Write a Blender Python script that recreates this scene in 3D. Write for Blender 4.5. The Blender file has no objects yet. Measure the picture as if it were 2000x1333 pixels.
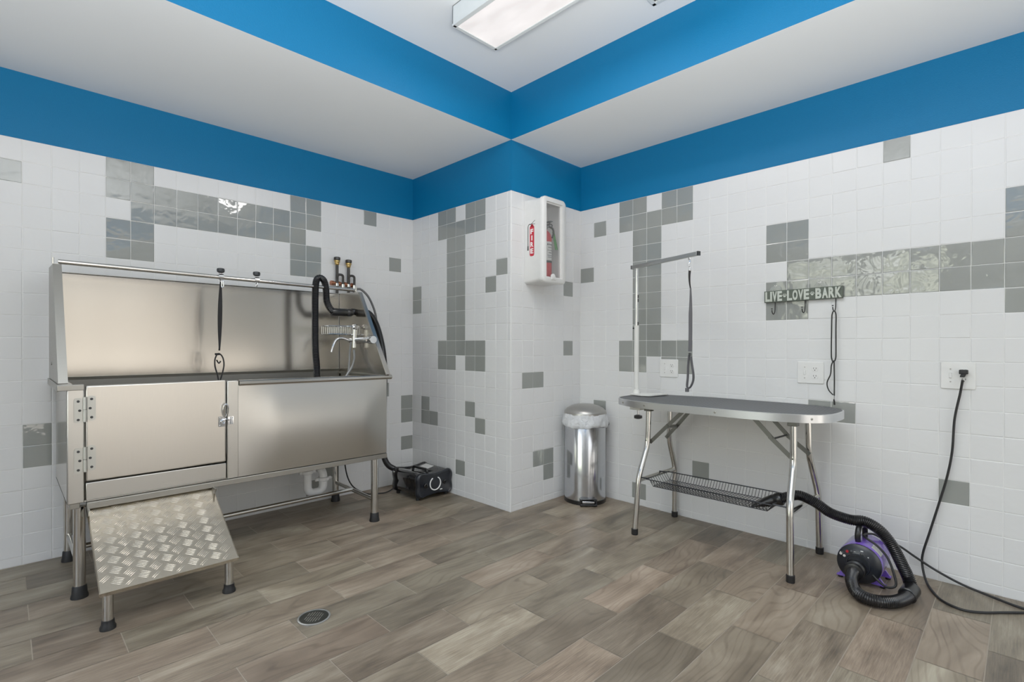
import bpy, bmesh, math, random
from mathutils import Vector, Matrix, noise as mnoise
random.seed(7)
scene = bpy.context.scene
COL = scene.collection
PI = math.pi
H = 1.117
YL, XA, YB, XR = 3.594, 2.405, 2.434, 3.163      # left wall, pillar's two faces, right wall
ZT, ZS, ZC = 2.162, 2.4998, 2.8163               # top of tiles, low soffit, high ceiling

# ------------------------------------------------------------------ materials
MATS = {}
def srgb(r, g, b):
    def c(v):
        v /= 255.0
        return v / 12.92 if v <= 0.04045 else ((v + 0.055) / 1.055) ** 2.4
    return (c(r), c(g), c(b), 1)

class NT:
    def __init__(s, name):
        s.m = bpy.data.materials.new(name); s.m.use_nodes = True
        s.t = s.m.node_tree; s.n = s.t.nodes; s.l = s.t.links
        s.b = s.n['Principled BSDF']
        MATS[name] = s.m
    def add(s, typ, **kw):
        o = s.n.new(typ)
        for k, v in kw.items(): setattr(o, k, v)
        return o
    def link(s, a, b): s.l.new(a, b)
    def coord(s, scale=(1, 1, 1), kind='Object'):
        tc = s.add('ShaderNodeTexCoord'); mp = s.add('ShaderNodeMapping')
        mp.inputs['Scale'].default_value = scale
        s.link(tc.outputs[kind], mp.inputs['Vector'])
        return mp.outputs['Vector']
    def noise(s, vec, scale, detail=3, rough=0.5, dist=0.0):
        n = s.add('ShaderNodeTexNoise')
        n.inputs['Scale'].default_value = scale; n.inputs['Detail'].default_value = detail
        n.inputs['Roughness'].default_value = rough; n.inputs['Distortion'].default_value = dist
        if vec is not None: s.link(vec, n.inputs['Vector'])
        return n.outputs['Fac']
    def ramp(s, fac, stops):
        r = s.add('ShaderNodeValToRGB'); e = r.color_ramp.elements
        while len(e) < len(stops): e.new(0.5)
        for el, (p, c) in zip(e, stops): el.position = p; el.color = c
        s.link(fac, r.inputs['Fac']); return r.outputs['Color']
    def mrange(s, fac, a, b, c=0.0, d=1.0):
        r = s.add('ShaderNodeMapRange')
        for k, v in zip(('From Min', 'From Max', 'To Min', 'To Max'), (c, d, a, b)): r.inputs[k].default_value = v
        s.link(fac, r.inputs['Value']); return r.outputs['Result']
    def mix(s, fac, a, b, blend='MIX'):
        m = s.add('ShaderNodeMix', data_type='RGBA', blend_type=blend)
        for sock, v in ((m.inputs[0], fac), (m.inputs[6], a), (m.inputs[7], b)):
            if hasattr(v, 'is_linked'): s.link(v, sock)
            else: sock.default_value = v
        return m.outputs[2]
    def math(s, op, a, b=None):
        m = s.add('ShaderNodeMath', operation=op)
        for sock, v in ((m.inputs[0], a), (m.inputs[1], b)):
            if v is None: continue
            if hasattr(v, 'is_linked'): s.link(v, sock)
            else: sock.default_value = v
        return m.outputs[0]
    def bump(s, h, strength, dist=0.01):
        b = s.add('ShaderNodeBump'); b.inputs['Strength'].default_value = strength; b.inputs['Distance'].default_value = dist
        s.link(h, b.inputs['Height']); s.link(b.outputs['Normal'], s.b.inputs['Normal'])
        return b
    def set(s, **kw):
        for k, v in kw.items():
            s.b.inputs[k.replace('_', ' ')].default_value = v
        return s

def plain(name, col, rough=0.5, metal=0.0, bump=0.0, bscale=200, **kw):
    n = NT(name); n.set(Base_Color=col, Roughness=rough, Metallic=metal, **kw)
    v = n.coord()
    f = n.noise(v, bscale * 0.12, 2)
    n.link(n.mix(n.mrange(f, 0.0, 0.35, 0.3, 0.8), col, tuple(c * 0.86 for c in col[:3]) + (1,)), n.b.inputs['Base Color'])
    if bump: n.bump(n.noise(v, bscale, 3), bump, 0.002)
    return n.m

def steel(name, col, rough, streak=(1, 1, 60), bumpd=0.0008, wav=0.0):
    n = NT(name); n.set(Metallic=1.0, Roughness=rough)
    v = n.coord(streak)
    f = n.noise(v, 14, 4, 0.6)
    v2 = n.coord((1, 1, 1)); g = n.noise(v2, 3.0, 2)
    n.link(n.mrange(f, rough * 0.9, rough * 1.15, 0.25, 0.75), n.b.inputs['Roughness'])
    d = tuple(c * 0.95 for c in col[:3]) + (1,)
    n.link(n.mix(n.mrange(n.math('ADD', f, g), 0, 1, 0.6, 1.4), col, d), n.b.inputs['Base Color'])
    h = n.math('ADD', n.math('MULTIPLY', f, 0.012), n.math('MULTIPLY', g, wav))
    n.bump(h, 0.35, bumpd * 10)
    return n.m
steel('hinge_metal', srgb(205, 205, 199), 0.42)

steel('steel_sheet', srgb(196, 191, 183), 0.19, (60, 60, 1), 0.00015, 0.5)
steel('steel_front', srgb(202, 200, 195), 0.30, (1.5, 1, 70), 0.00015, 1.0)
steel('steel_door', srgb(212, 207, 199), 0.31, (70, 1, 1.5), 0.00015, 0.6)
steel('steel_tube', srgb(205, 203, 198), 0.16, (40, 40, 1), 0.0003)
steel('steel_dull', srgb(168, 166, 160), 0.38, (1, 1, 40), 0.0006)
steel('steel_can', srgb(196, 198, 202), 0.16, (60, 60, 1), 0.0003)
steel('aluminium', srgb(214, 216, 218), 0.30, (1, 1, 60), 0.0004)
steel('chrome', srgb(225, 226, 228), 0.07, (1, 1, 1), 0.0001)
steel('steel_lid', srgb(176, 174, 170), 0.34, (8, 8, 8), 0.0003)
steel('dark_metal', srgb(120, 120, 116), 0.40, (1, 30, 1), 0.0004)
steel('grey_post', srgb(188, 190, 188), 0.36, (30, 30, 1), 0.0003)
steel('copper', srgb(186, 122, 92), 0.35)
steel('brass', srgb(190, 160, 100), 0.28)
plain('rubber_black', (0.006, 0.006, 0.007, 1), 0.55, bump=0.1)
plain('plastic_black', (0.007, 0.007, 0.008, 1), 0.28)
plain('gloss_black', (0.008, 0.008, 0.010, 1), 0.10, Coat_Weight=0.6)
plain('panel_black', (0.008, 0.010, 0.015, 1), 0.30)
plain('pipe_black', (0.02, 0.017, 0.014, 1), 0.38, bump=0.4, bscale=300)
plain('strap_black', (0.011, 0.010, 0.011, 1), 0.75, bump=0.5, bscale=900)
plain('strap_grey', (0.10, 0.10, 0.11, 1), 0.7, bump=0.5, bscale=900)
plain('hose_black', (0.0045, 0.0045, 0.006, 1), 0.27)
plain('hose_grey', (0.10, 0.10, 0.10, 1), 0.4)
plain('hose_silver', (0.45, 0.46, 0.48, 1), 0.3, 0.7)
plain('plastic_white', (0.74, 0.74, 0.73, 1), 0.30)
plain('cabinet_white', (0.70, 0.70, 0.685, 1), 0.42)
plain('pvc_white', (0.80, 0.81, 0.82, 1), 0.35)
plain('powder_white', (0.72, 0.72, 0.69, 1), 0.4)
plain('slot_dark', (0.03, 0.03, 0.03, 1), 0.6)
plain('purple', srgb(120, 88, 196), 0.22, Coat_Weight=0.4)
plain('fire_red', srgb(190, 34, 44), 0.28, Coat_Weight=0.3)
plain('decal_red', srgb(186, 26, 46), 0.45)
plain('ink_white', (0.85, 0.85, 0.84, 1), 0.5)
plain('ink_black', (0.012, 0.012, 0.012, 1), 0.5)
plain('label_paper', (0.62, 0.62, 0.60, 1), 0.5)
plain('tag_green', srgb(62, 132, 62), 0.55)
plain('sign_green', srgb(82, 90, 80), 0.6, bump=0.2)
plain('letter_grey', srgb(190, 196, 186), 0.5)
plain('fixture_white', (0.62, 0.66, 0.66, 1), 0.4)
plain('knob_dark', (0.02, 0.022, 0.025, 1), 0.35)
plain('button_red', srgb(170, 20, 40), 0.3)
plain('wire_grey', (0.045, 0.048, 0.055, 1), 0.35, 0.6)
plain('window_frame', (0.12, 0.11, 0.10, 1), 0.4)
plain('drain_dark', (0.05, 0.052, 0.045, 1), 0.35, 0.8)

n = NT('glass_clear'); n.set(Base_Color=(0.35, 0.36, 0.36, 1), Roughness=0.06, IOR=1.45, Alpha=0.13)
n.b.inputs['Roughness'].default_value = 0.03
n = NT('suction_clear'); n.set(Base_Color=(0.9, 0.92, 0.91, 1), Roughness=0.05, Transmission_Weight=0.9, Alpha=0.35, IOR=1.4)
n = NT('bag_film'); n.set(Base_Color=(0.78, 0.80, 0.83, 1), Roughness=0.22, Alpha=0.80)
v = n.coord(); n.bump(n.noise(v, 34, 3, 0.5, 1.4), 0.6, 0.01)

# glazed tiles
def tile_mat(name, col, rough, var):
    n = NT(name); n.set(Roughness=rough, Specular_IOR_Level=0.5)
    at = n.add('ShaderNodeAttribute', attribute_name='rnd')
    d = tuple(c * (1 - var) for c in col[:3]) + (1,)
    n.link(n.mix(at.outputs['Fac'], col, d), n.b.inputs['Base Color'])
    v = n.coord(); n.bump(n.noise(v, 13, 2, 0.5, 0.3), 0.10, 0.02)
tile_mat('tile_white', (0.70, 0.705, 0.71, 1), 0.26, 0.015); MATS['tile_white'].node_tree.nodes['Principled BSDF'].inputs['Specular IOR Level'].default_value = 0.35
tile_mat('tile_grey', (0.270, 0.283, 0.268, 1), 0.045, 0.07); MATS['tile_grey'].node_tree.nodes['Principled BSDF'].inputs['Specular IOR Level'].default_value = 0.8
plain('grout', (0.80, 0.80, 0.79, 1), 0.7)

def paint(name, col, bs, scale=420):
    n = NT(name); n.set(Base_Color=col, Roughness=0.5, Specular_IOR_Level=0.22)
    v = n.coord(); f = n.noise(v, scale, 3, 0.55)
    n.link(n.mix(n.mrange(n.noise(v, 2.0, 3), 0, 0.5), col, tuple(c * 0.93 for c in col[:3]) + (1,)), n.b.inputs['Base Color'])
    n.bump(f, bs, 0.002)
paint('blue_paint', (0.000, 0.138, 0.325, 1), 0.55, 220)
paint('ceiling_paint', (0.80, 0.83, 0.835, 1), 0.12)
paint('plain_wall', (0.62, 0.62, 0.60, 1), 0.12)

# wood-look porcelain planks: each plank face carries its own random numbers (rnd: which board, tone: light or dark)
n = NT('floor_plank')
tc = n.add('ShaderNodeTexCoord')
a1 = n.add('ShaderNodeAttribute', attribute_name='rnd'); a2 = n.add('ShaderNodeAttribute', attribute_name='tone')
cmb = n.add('ShaderNodeCombineXYZ')
n.link(n.math('MULTIPLY', a1.outputs['Fac'], 37.0), cmb.inputs[0]); n.link(n.math('MULTIPLY', a1.outputs['Fac'], 91.0), cmb.inputs[1])
va = n.add('ShaderNodeVectorMath', operation='ADD'); n.link(tc.outputs['Object'], va.inputs[0]); n.link(cmb.outputs[0], va.inputs[1])
def mp(scale):
    m = n.add('ShaderNodeMapping'); m.inputs['Scale'].default_value = scale; n.link(va.outputs[0], m.inputs['Vector']); return m.outputs['Vector']
fine = n.noise(mp((5, 110, 1)), 2.0, 4, 0.6, 0.0)
mid = n.noise(mp((1.6, 16, 1)), 1.8, 4, 0.6, 0.25)
big = n.noise(mp((1.6, 4.0, 1)), 1.6, 3, 0.55, 0.7)
low = n.noise(mp((0.8, 2.4, 1)), 1.5, 2, 0.5, 0.3)
sepv = n.add('ShaderNodeSeparateXYZ'); n.link(va.outputs[0], sepv.inputs[0])
yy = n.math('ADD', sepv.outputs[1], n.math('MULTIPLY', n.math('SUBTRACT', low, 0.5), 0.42))
sn = n.math('SINE', n.math('MULTIPLY', yy, 210.0))
style = n.math('FRACT', n.math('MULTIPLY', a1.outputs['Fac'], 7.31))          # smooth boards with growth rings, or coarse grained ones
ringy = n.mrange(style, 1.0, 0.15, 0.35, 0.65)
lines = n.math('MULTIPLY', n.math('MULTIPLY', n.mrange(sn, 0.0, 1.0, 0.45, 1.0), ringy), n.mrange(mid, 0.2, 1.0, 0.35, 0.6))
coarse = n.mrange(style, 0.25, 0.85, 0.35, 0.65)
g = n.math('ADD', 0.5, n.math('MULTIPLY', n.math('MULTIPLY', n.math('SUBTRACT', fine, 0.5), coarse), 0.75))
g = n.math('ADD', g, n.math('MULTIPLY', n.math('MULTIPLY', n.math('SUBTRACT', mid, 0.5), coarse), 0.55))
g = n.math('ADD', g, n.math('MULTIPLY', n.math('SUBTRACT', big, 0.5), 0.85))
g = n.math('SUBTRACT', g, n.math('MULTIPLY', lines, 0.13))
spk = n.noise(mp((60, 160, 1)), 2.0, 2, 0.7)
g = n.math('SUBTRACT', g, n.math('MULTIPLY', n.math('MULTIPLY', n.mrange(spk, 0.0, 1.0, 0.60, 0.75), coarse), 0.16))
col = n.ramp(g, [(0.20, srgb(82, 73, 63)), (0.41, srgb(117, 105, 91)), (0.58, srgb(140, 128, 113)), (0.80, srgb(168, 159, 144))])
warm = n.mix(a1.outputs['Fac'], (1.06, 0.985, 0.94, 1), (0.965, 1.0, 0.95, 1))
col = n.mix(1.0, col, warm, 'MULTIPLY')
tn = n.mrange(a2.outputs['Fac'], 0.66, 1.24)
tcol = n.add('ShaderNodeCombineColor')
for i in range(3): n.link(tn, tcol.inputs[i])
col = n.mix(1.0, col, tcol.outputs[0], 'MULTIPLY')
n.link(col, n.b.inputs['Base Color'])
n.link(n.mrange(fine, 0.34, 0.50, 0.3, 0.7), n.b.inputs['Roughness'])
n.bump(n.math('ADD', fine, n.math('MULTIPLY', mid, 0.5)), 0.05, 0.003)
plain('floor_grout', srgb(168, 157, 142), 0.85)

# diamond-bar tread plate (five-bar chequer relief is modelled in the bump)
n = NT('tread_plate'); n.set(Metallic=1.0, Roughness=0.16)
uv = n.add('ShaderNodeUVMap', uv_map='UVMap')
f2 = n.noise(uv.outputs['UV'], 40, 4)
n.link(n.mix(f2, srgb(222, 213, 198), srgb(200, 191, 176)), n.b.inputs['Base Color'])
n.link(n.mrange(f2, 0.13, 0.22, 0.3, 0.7), n.b.inputs['Roughness'])

# matting on the table: small raised studs
n = NT('mat_rubber'); n.set(Roughness=0.55)
v = n.coord((1, 1, 1))
sx = n.add('ShaderNodeSeparateXYZ'); n.link(v, sx.inputs[0])
k = 2 * PI / 0.020
w = n.math('MULTIPLY', n.math('SINE', n.math('MULTIPLY', n.math('ADD', sx.outputs[0], sx.outputs[1]), k * 0.7)), n.math('SINE', n.math('MULTIPLY', n.math('SUBTRACT', sx.outputs[0], sx.outputs[1]), k * 0.7)))
n.link(n.ramp(n.mrange(w, 0, 1, -1, 1), [(0.42, (0.035, 0.037, 0.040, 1)), (0.72, (0.17, 0.175, 0.185, 1))]), n.b.inputs['Base Color'])
n.bump(w, 0.6, 0.002)

n = NT('lamp_lens'); n.set(Base_Color=(0.35, 0.34, 0.34, 1), Roughness=0.4, Emission_Color=(1, 0.945, 0.925, 1))
v = n.coord((3.0, 1.2, 1)); f = n.noise(v, 2.2, 3)
n.link(n.mrange(f, 0.60, 0.86, 0.35, 0.65), n.b.inputs['Emission Strength'])

# ------------------------------------------------------------------ mesh helpers
class MB:
    def __init__(s): s.v = []; s.f = []; s.mi = []; s.at = []; s.uv = None; s.m = None
    def av(s, p):
        p = Vector(p)
        if s.m is not None: p = s.m @ p
        s.v.append(p); return len(s.v) - 1
    def face(s, idx, mi=0, at=(0, 0)): s.f.append(tuple(idx)); s.mi.append(mi); s.at.append(at)
    def poly(s, pts, mi=0, at=(0, 0)): s.face([s.av(p) for p in pts], mi, at)
    def box(s, a, b, mi=0):
        x0, y0, z0 = a; x1, y1, z1 = b
        i = [s.av(p) for p in ((x0, y0, z0), (x1, y0, z0), (x1, y1, z0), (x0, y1, z0), (x0, y0, z1), (x1, y0, z1), (x1, y1, z1), (x0, y1, z1))]
        for q in ((3, 2, 1, 0), (4, 5, 6, 7), (0, 1, 5, 4), (1, 2, 6, 5), (2, 3, 7, 6), (3, 0, 4, 7)): s.face([i[k] for k in q], mi)
        return s
    def prism(s, poly, vec, mi=0):
        vec = Vector(vec); a = [s.av(p) for p in poly]; b = [s.av(Vector(p) + vec) for p in poly]; N = len(poly)
        s.face(a[::-1], mi); s.face(b, mi)
        for k in range(N): s.face((a[k], a[(k + 1) % N], b[(k + 1) % N], b[k]), mi)
        return s
    def lathe(s, prof, c=(0, 0, 0), axis='Z', n=40, mi=0, cap=True, rot=None):
        c = Vector(c)
        M = {'Z': Matrix.Identity(3), 'X': Matrix(((0, 0, 1), (1, 0, 0), (0, 1, 0))), 'Y': Matrix(((1, 0, 0), (0, 0, 1), (0, -1, 0)))}[axis] if rot is None else rot
        rings = []
        for r, h in prof:
            if r < 1e-6: rings.append([s.av(c + M @ Vector((0, 0, h)))])
            else: rings.append([s.av(c + M @ Vector((r * math.cos(2 * PI * k / n), r * math.sin(2 * PI * k / n), h))) for k in range(n)])
        for A, B in zip(rings, rings[1:]):
            for k in range(n):
                k2 = (k + 1) % n
                if len(A) == 1 and len(B) == 1: continue
                if len(A) == 1: s.face((A[0], B[k2], B[k]), mi)
                elif len(B) == 1: s.face((A[k], A[k2], B[0]), mi)
                else: s.face((A[k], A[k2], B[k2], B[k]), mi)
        if cap:
            if len(rings[0]) > 1: s.face(rings[0][::-1], mi)
            if len(rings[-1]) > 1: s.face(rings[-1], mi)
        return s
    def tube(s, pts, r, n=10, closed=False, mi=0, cap=True):
        pts = [Vector(p) for p in pts]; N = len(pts)
        rf = r if callable(r) else (lambda i: r)
        tang = []
        for i in range(N):
            a = pts[(i - 1) % N] if (closed or i > 0) else pts[i]; b = pts[(i + 1) % N] if (closed or i < N - 1) else pts[i]
            t = b - a; tang.append(t.normalized() if t.length > 1e-9 else Vector((0, 0, 1)))
        up = Vector((0, 0, 1)) if abs(tang[0].z) < 0.9 else Vector((1, 0, 0))
        u = tang[0].cross(up).normalized(); rings = []
        for i in range(N):
            u = u - tang[i] * u.dot(tang[i])
            if u.length < 1e-6: u = tang[i].orthogonal()
            u.normalize(); w = tang[i].cross(u); rr = rf(i)
            rings.append([s.av(pts[i] + (u * math.cos(2 * PI * k / n) + w * math.sin(2 * PI * k / n)) * rr) for k in range(n)])
        M = N if closed else N - 1
        for i in range(M):
            A, B = rings[i], rings[(i + 1) % N]
            for k in range(n): s.face((A[k], A[(k + 1) % n], B[(k + 1) % n], B[k]), mi)
        if cap and not closed: s.face(rings[0][::-1], mi); s.face(rings[-1], mi)
        return s
    def ribbon(s, pts, w, side, th=0.002, mi=0):
        side = Vector(side).normalized(); pts = [Vector(p) for p in pts]; rings = []
        for i, p in enumerate(pts):
            t = (pts[min(i + 1, len(pts) - 1)] - pts[max(i - 1, 0)]).normalized()
            ww = w(i / (len(pts) - 1)) if callable(w) else w
            nn = t.cross(side).normalized() * th / 2; sd = nn.cross(t).normalized() * ww / 2
            rings.append([s.av(p + a + b) for a, b in ((sd, nn), (-sd, nn), (-sd, -nn), (sd, -nn))])
        for A, B in zip(rings, rings[1:]):
            for k in range(4): s.face((A[k], A[(k + 1) % 4], B[(k + 1) % 4], B[k]), mi)
        s.face(rings[0][::-1], mi); s.face(rings[-1], mi)
        return s

def smooth_path(ctrl, step=0.006, closed=False):
    P = [Vector(p) for p in ctrl]; out = []; N = len(P)
    segs = N if closed else N - 1
    for i in range(segs):
        if closed: p0, p1, p2, p3 = P[(i - 1) % N], P[i], P[(i + 1) % N], P[(i + 2) % N]
        else: p0, p1, p2, p3 = P[max(i - 1, 0)], P[i], P[i + 1], P[min(i + 2, N - 1)]
        # centripetal-like: plain Catmull-Rom with enough samples
        L = (p2 - p1).length; n = max(2, int(L / step))
        for k in range(n):
            t = k / n
            out.append(0.5 * ((2 * p1) + (p2 - p0) * t + (2 * p0 - 5 * p1 + 4 * p2 - p3) * t * t + (3 * p1 - p0 - 3 * p2 + p3) * t ** 3))
    if not closed: out.append(P[-1])
    # resample evenly
    res = [out[0]]; acc = 0.0
    seq = out[1:] + ([out[0]] if closed else [])
    prev = out[0]
    for q in seq:
        d = (q - prev).length
        while acc + d >= step and d > 1e-9:
            t = (step - acc) / d; prev = prev.lerp(q, t); res.append(prev.copy()); d = (q - prev).length; acc = 0.0
        acc += d; prev = q
    return res

def fillet(pts, rad, n=5):
    P = [Vector(p) for p in pts]; out = [P[0]]
    for i in range(1, len(P) - 1):
        a = (P[i - 1] - P[i]); b = (P[i + 1] - P[i]); r = min(rad, a.length * 0.45, b.length * 0.45)
        A = P[i] + a.normalized() * r; B = P[i] + b.normalized() * r
        for k in range(n + 1):
            t = k / n; out.append((1 - t) ** 2 * A + 2 * t * (1 - t) * P[i] + t * t * B)
    out.append(P[-1]); return out

ROOTM = {}
def tag(o, label=None, cat=None, group=None, kind=None):
    if label: o['label'] = label
    if cat: o['category'] = cat
    if group: o['group'] = group
    if kind: o['kind'] = kind
    return o
def thing(name, label, cat, loc, group=None, rot=None):
    o = bpy.data.objects.new(name, None); COL.objects.link(o); o.location = loc; o.empty_display_size = 0.1
    M = Matrix.Translation(loc)
    if rot is not None: o.rotation_euler = rot; M = M @ rot_m(rot)
    ROOTM[o] = M
    return tag(o, label, cat, group)
def rot_m(e):
    from mathutils import Euler
    return Euler(e).to_matrix().to_4x4()
def ob(name, mb, mat, parent=None, bevel=0.0, seg=2, flat=False, angle=40, label=None, local=False, attrs=False):
    me = bpy.data.meshes.new(name)
    root = parent
    while root is not None and root not in ROOTM: root = root.parent
    inv = ROOTM[root].inverted() if (root is not None and not local) else None
    vs = [tuple(inv @ p) if inv is not None else tuple(p) for p in mb.v]
    me.from_pydata(vs, [], mb.f)
    mats = mat if isinstance(mat, (list, tuple)) else [mat]
    for m in mats: me.materials.append(MATS[m])
    me.polygons.foreach_set('material_index', mb.mi)
    if attrs:
        for j, nm in enumerate(('rnd', 'tone')):
            a = me.attributes.new(nm, 'FLOAT', 'FACE'); a.data.foreach_set('value', [q[j] for q in mb.at])
    if mb.uv:
        ul = me.uv_layers.new(name='UVMap')
        for lp in me.loops: ul.data[lp.index].uv = mb.uv[lp.vertex_index]
    bm = bmesh.new(); bm.from_mesh(me)
    if not attrs and not flat:
        bmesh.ops.recalc_face_normals(bm, faces=bm.faces)
    bm.to_mesh(me); bm.free()
    if not flat:
        me.polygons.foreach_set('use_smooth', [True] * len(me.polygons))
        me.set_sharp_from_angle(angle=math.radians(angle))
    me.update()
    o = bpy.data.objects.new(name, me); COL.objects.link(o)
    if parent is not None: o.parent = parent
    if bevel:
        b = o.modifiers.new('Bevel', 'BEVEL'); b.width = bevel; b.segments = seg; b.limit_method = 'ANGLE'; b.angle_limit = math.radians(40); b.harden_normals = False
    if label: o['label'] = label
    return o
def text_mb(body, height, origin, xdir, ydir, depth=0.002, sx=1.0, bold=0.0, spacing=1.0, vertical=False, fit=None):
    cu = bpy.data.curves.new('tmp', 'FONT'); cu.body = body; cu.size = 1.0; cu.offset = bold; cu.extrude = 0.0; cu.resolution_u = 4; cu.space_character = spacing
    to = bpy.data.objects.new('tmp', cu); COL.objects.link(to)
    dg = bpy.context.evaluated_depsgraph_get(); me = bpy.data.meshes.new_from_object(to.evaluated_get(dg))
    xs = [q.co.x for q in me.vertices]; ys = [q.co.y for q in me.vertices]
    x0, x1, y0, y1 = min(xs), max(xs), min(ys), max(ys)
    s = height / (y1 - y0); X = Vector(xdir).normalized(); Y = Vector(ydir).normalized(); Zn = X.cross(Y); O = Vector(origin)
    kx = (fit / (x1 - x0)) if fit else s * sx
    mb = MB()
    def P(q, d): return O + X * ((q.co.x - x0) * kx) + Y * ((q.co.y - y0) * s) + Zn * d
    top = [mb.av(P(q, depth)) for q in me.vertices]; bot = [mb.av(P(q, 0)) for q in me.vertices]
    ec = {}
    for p in me.polygons:
        mb.face([top[i] for i in p.vertices])
        for a, b in p.edge_keys: ec[(a, b)] = ec.get((a, b), 0) + 1
        vs = list(p.vertices)
        for i in range(len(vs)):
            a, b = vs[i], vs[(i + 1) % len(vs)]
            ec.setdefault(('d', min(a, b), max(a, b)), (a, b))
    for key, c in list(ec.items()):
        if key[0] != 'd' and c == 1:
            a, b = ec[('d', key[0], key[1])]
            mb.face((top[a], bot[a], bot[b], top[b]))
    bpy.data.objects.remove(to); bpy.data.curves.remove(cu); bpy.data.meshes.remove(me)
    return mb, (x1 - x0) * kx
def join(dst, src):
    o = len(dst.v); dst.v += src.v
    for f, m, a in zip(src.f, src.mi, src.at): dst.f.append(tuple(i + o for i in f)); dst.mi.append(m); dst.at.append(a)
    return dst
def rrect(x0, x1, y0, y1, r, n=6):
    out = []
    for cx, cy, a in ((x1 - r, y1 - r, 0), (x0 + r, y1 - r, 90), (x0 + r, y0 + r, 180), (x1 - r, y0 + r, 270)):
        for k in range(n + 1):
            t = math.radians(a + 90 * k / n); out.append((cx + r * math.cos(t), cy + r * math.sin(t)))
    return out

# ------------------------------------------------------------------ setting: floor
PW, PL = 0.1835, 0.4985
TONES = {(-6, 4): 0.8, (-3, 2): 0.12, (-3, 3): 0.9, (-2, 2): 0.85, (-2, 3): 0.2, (-1, 3): 0.95, (-1, 2): 0.25, (0, 4): 0.85, (0, 3): 0.4, (-5, 4): 0.6, (-4, 3): 0.5, (-7, 4): 0.75, (-6, 5): 0.3, (1, 2): 0.75, (2, 1): 0.35, (4, 1): 0.7, (3, 1): 0.35}   # (row, index) -> tone where the photograph shows a clearly dark or pale board
mb = MB(); rng = random.Random(11)
mb.poly([(-1.9, -1.9, -0.0015), (XR + 0.1, -1.9, -0.0015), (XR + 0.1, YL + 0.1, -0.0015), (-1.9, YL + 0.1, -0.0015)], 1)
r0 = -18
for r in range(r0, 13):
    y0 = 1.378 + PW * r; y1 = y0 + PW
    off = 0.07 if r % 2 == 0 else 0.07 + PL / 2
    for i in range(-5, 8):
        x0 = off + PL * i; x1 = x0 + PL
        tone = TONES.get((r, i), min(1, max(0, rng.gauss(0.5, 0.24)))); rr_ = rng.random()
        a, b, c, d = max(x0, -1.8) + 0.0016, min(x1, XR) - 0.0016, max(y0, -1.8) + 0.0016, min(y1, YL) - 0.0016
        if b - a < 0.01 or d - c < 0.01: continue
        mb.poly([(a, c, 0), (b, c, 0), (b, d, 0), (a, d, 0)], 0, (rr_, tone))
floor = ob('floor', mb, ['floor_plank', 'floor_grout'], flat=True, attrs=True); tag(floor, kind='structure')

# ------------------------------------------------------------------ setting: tiled walls
ROWZ = [ZT - 0.1115 * k for k in range(20)] + [0.0]
def tiled_wall(mb, place, inward, cols, grey, smin, smax, ext=(0, 0), seed=1):
    GD = -0.0018
    rg = random.Random(seed); inward = Vector(inward)
    def quad(pts, mi, at=(0, 0)):
        P = [Vector(place(*p)) for p in pts]
        nn = (P[1] - P[0]).cross(P[2] - P[1])
        if nn.dot(inward) < 0: P = P[::-1]
        mb.poly(P, mi, at)
    quad([(smin - ext[0], GD, -0.02), (smax + ext[1], GD, -0.02), (smax + ext[1], GD, ZT), (smin - ext[0], GD, ZT)], 2)
    quad([(smin - ext[0], -0.001, ZT), (smax + ext[1], -0.001, ZT), (smax + ext[1], -0.001, ZS + 0.02), (smin - ext[0], -0.001, ZS + 0.02)], 3)
    quad([(smin - ext[0], -0.001, ZT), (smax + ext[1], -0.001, ZT), (smax + ext[1], GD, ZT), (smin - ext[0], GD, ZT)], 3)
    for ci, s0, s1 in cols:
        for k in range(20):
            z1, z0 = ROWZ[k], ROWZ[k + 1]
            mi = 1 if (k, ci) in grey else 0
            gp, bv = 0.0010, 0.0030
            a, b, c, d = min(s0, s1) + gp, max(s0, s1) - gp, z0 + gp, z1 - gp
            if b - a < 0.012: continue
            rn = rg.random(); ta, tb = rg.gauss(0, 0.0007), rg.gauss(0, 0.0007)
            def o(s, z): return ta * ((s - a) / (b - a) - 0.5) + tb * ((z - c) / (d - c) - 0.5)
            e = bv * 0.45
            lo = [(a, GD, c), (b, GD, c), (b, GD, d), (a, GD, d)]
            m1 = [(a + e * .4, -0.0006, c + e * .4), (b - e * .4, -0.0006, c + e * .4), (b - e * .4, -0.0006, d - e * .4), (a + e * .4, -0.0006, d - e * .4)]
            hi = [(s, o(s, z), z) for s, z in ((a + bv, c + bv), (b - bv, c + bv), (b - bv, d - bv), (a + bv, d - bv))]
            quad(hi, mi, (rn, 0))
            for q in range(4):
                q2 = (q + 1) % 4
                quad([lo[q], lo[q2], m1[q2], m1[q]], mi, (rn, 0)); quad([m1[q], m1[q2], hi[q2], hi[q]], mi, (rn, 0))
TM = ['tile_white', 'tile_grey', 'grout', 'blue_paint']
def gset(spec):
    out = set()
    for k, cs in spec: out |= {(k, c) for c in cs}
    return out
gL = gset([(0, (17, 16, 8, 7, 3)), (1, list(range(7, 18)) + [21]), (2, range(8, 17)), (3, (17, 16, 8, 7, 1)), (4, (17, 16, 8, 7)),
           (12, (2,)), (13, (0, 20)), (14, (0, 20)), (16, (0,)), (17, (6,)), (18, (7,)), (1, (22,))])
mb = MB(); colsL = [(j, 2.405 - 0.1114 * (j + 1), 2.405 - 0.1114 * j) for j in range(0, 38)]
tiled_wall(mb, lambda s, o, z: (s, YL - o, z), (0, -1, 0), colsL, gL, -1.83, 2.405, (0.05, 0.05), seed=3)
tag(ob('wall_left', mb, TM, flat=True, attrs=True), kind='structure')
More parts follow.
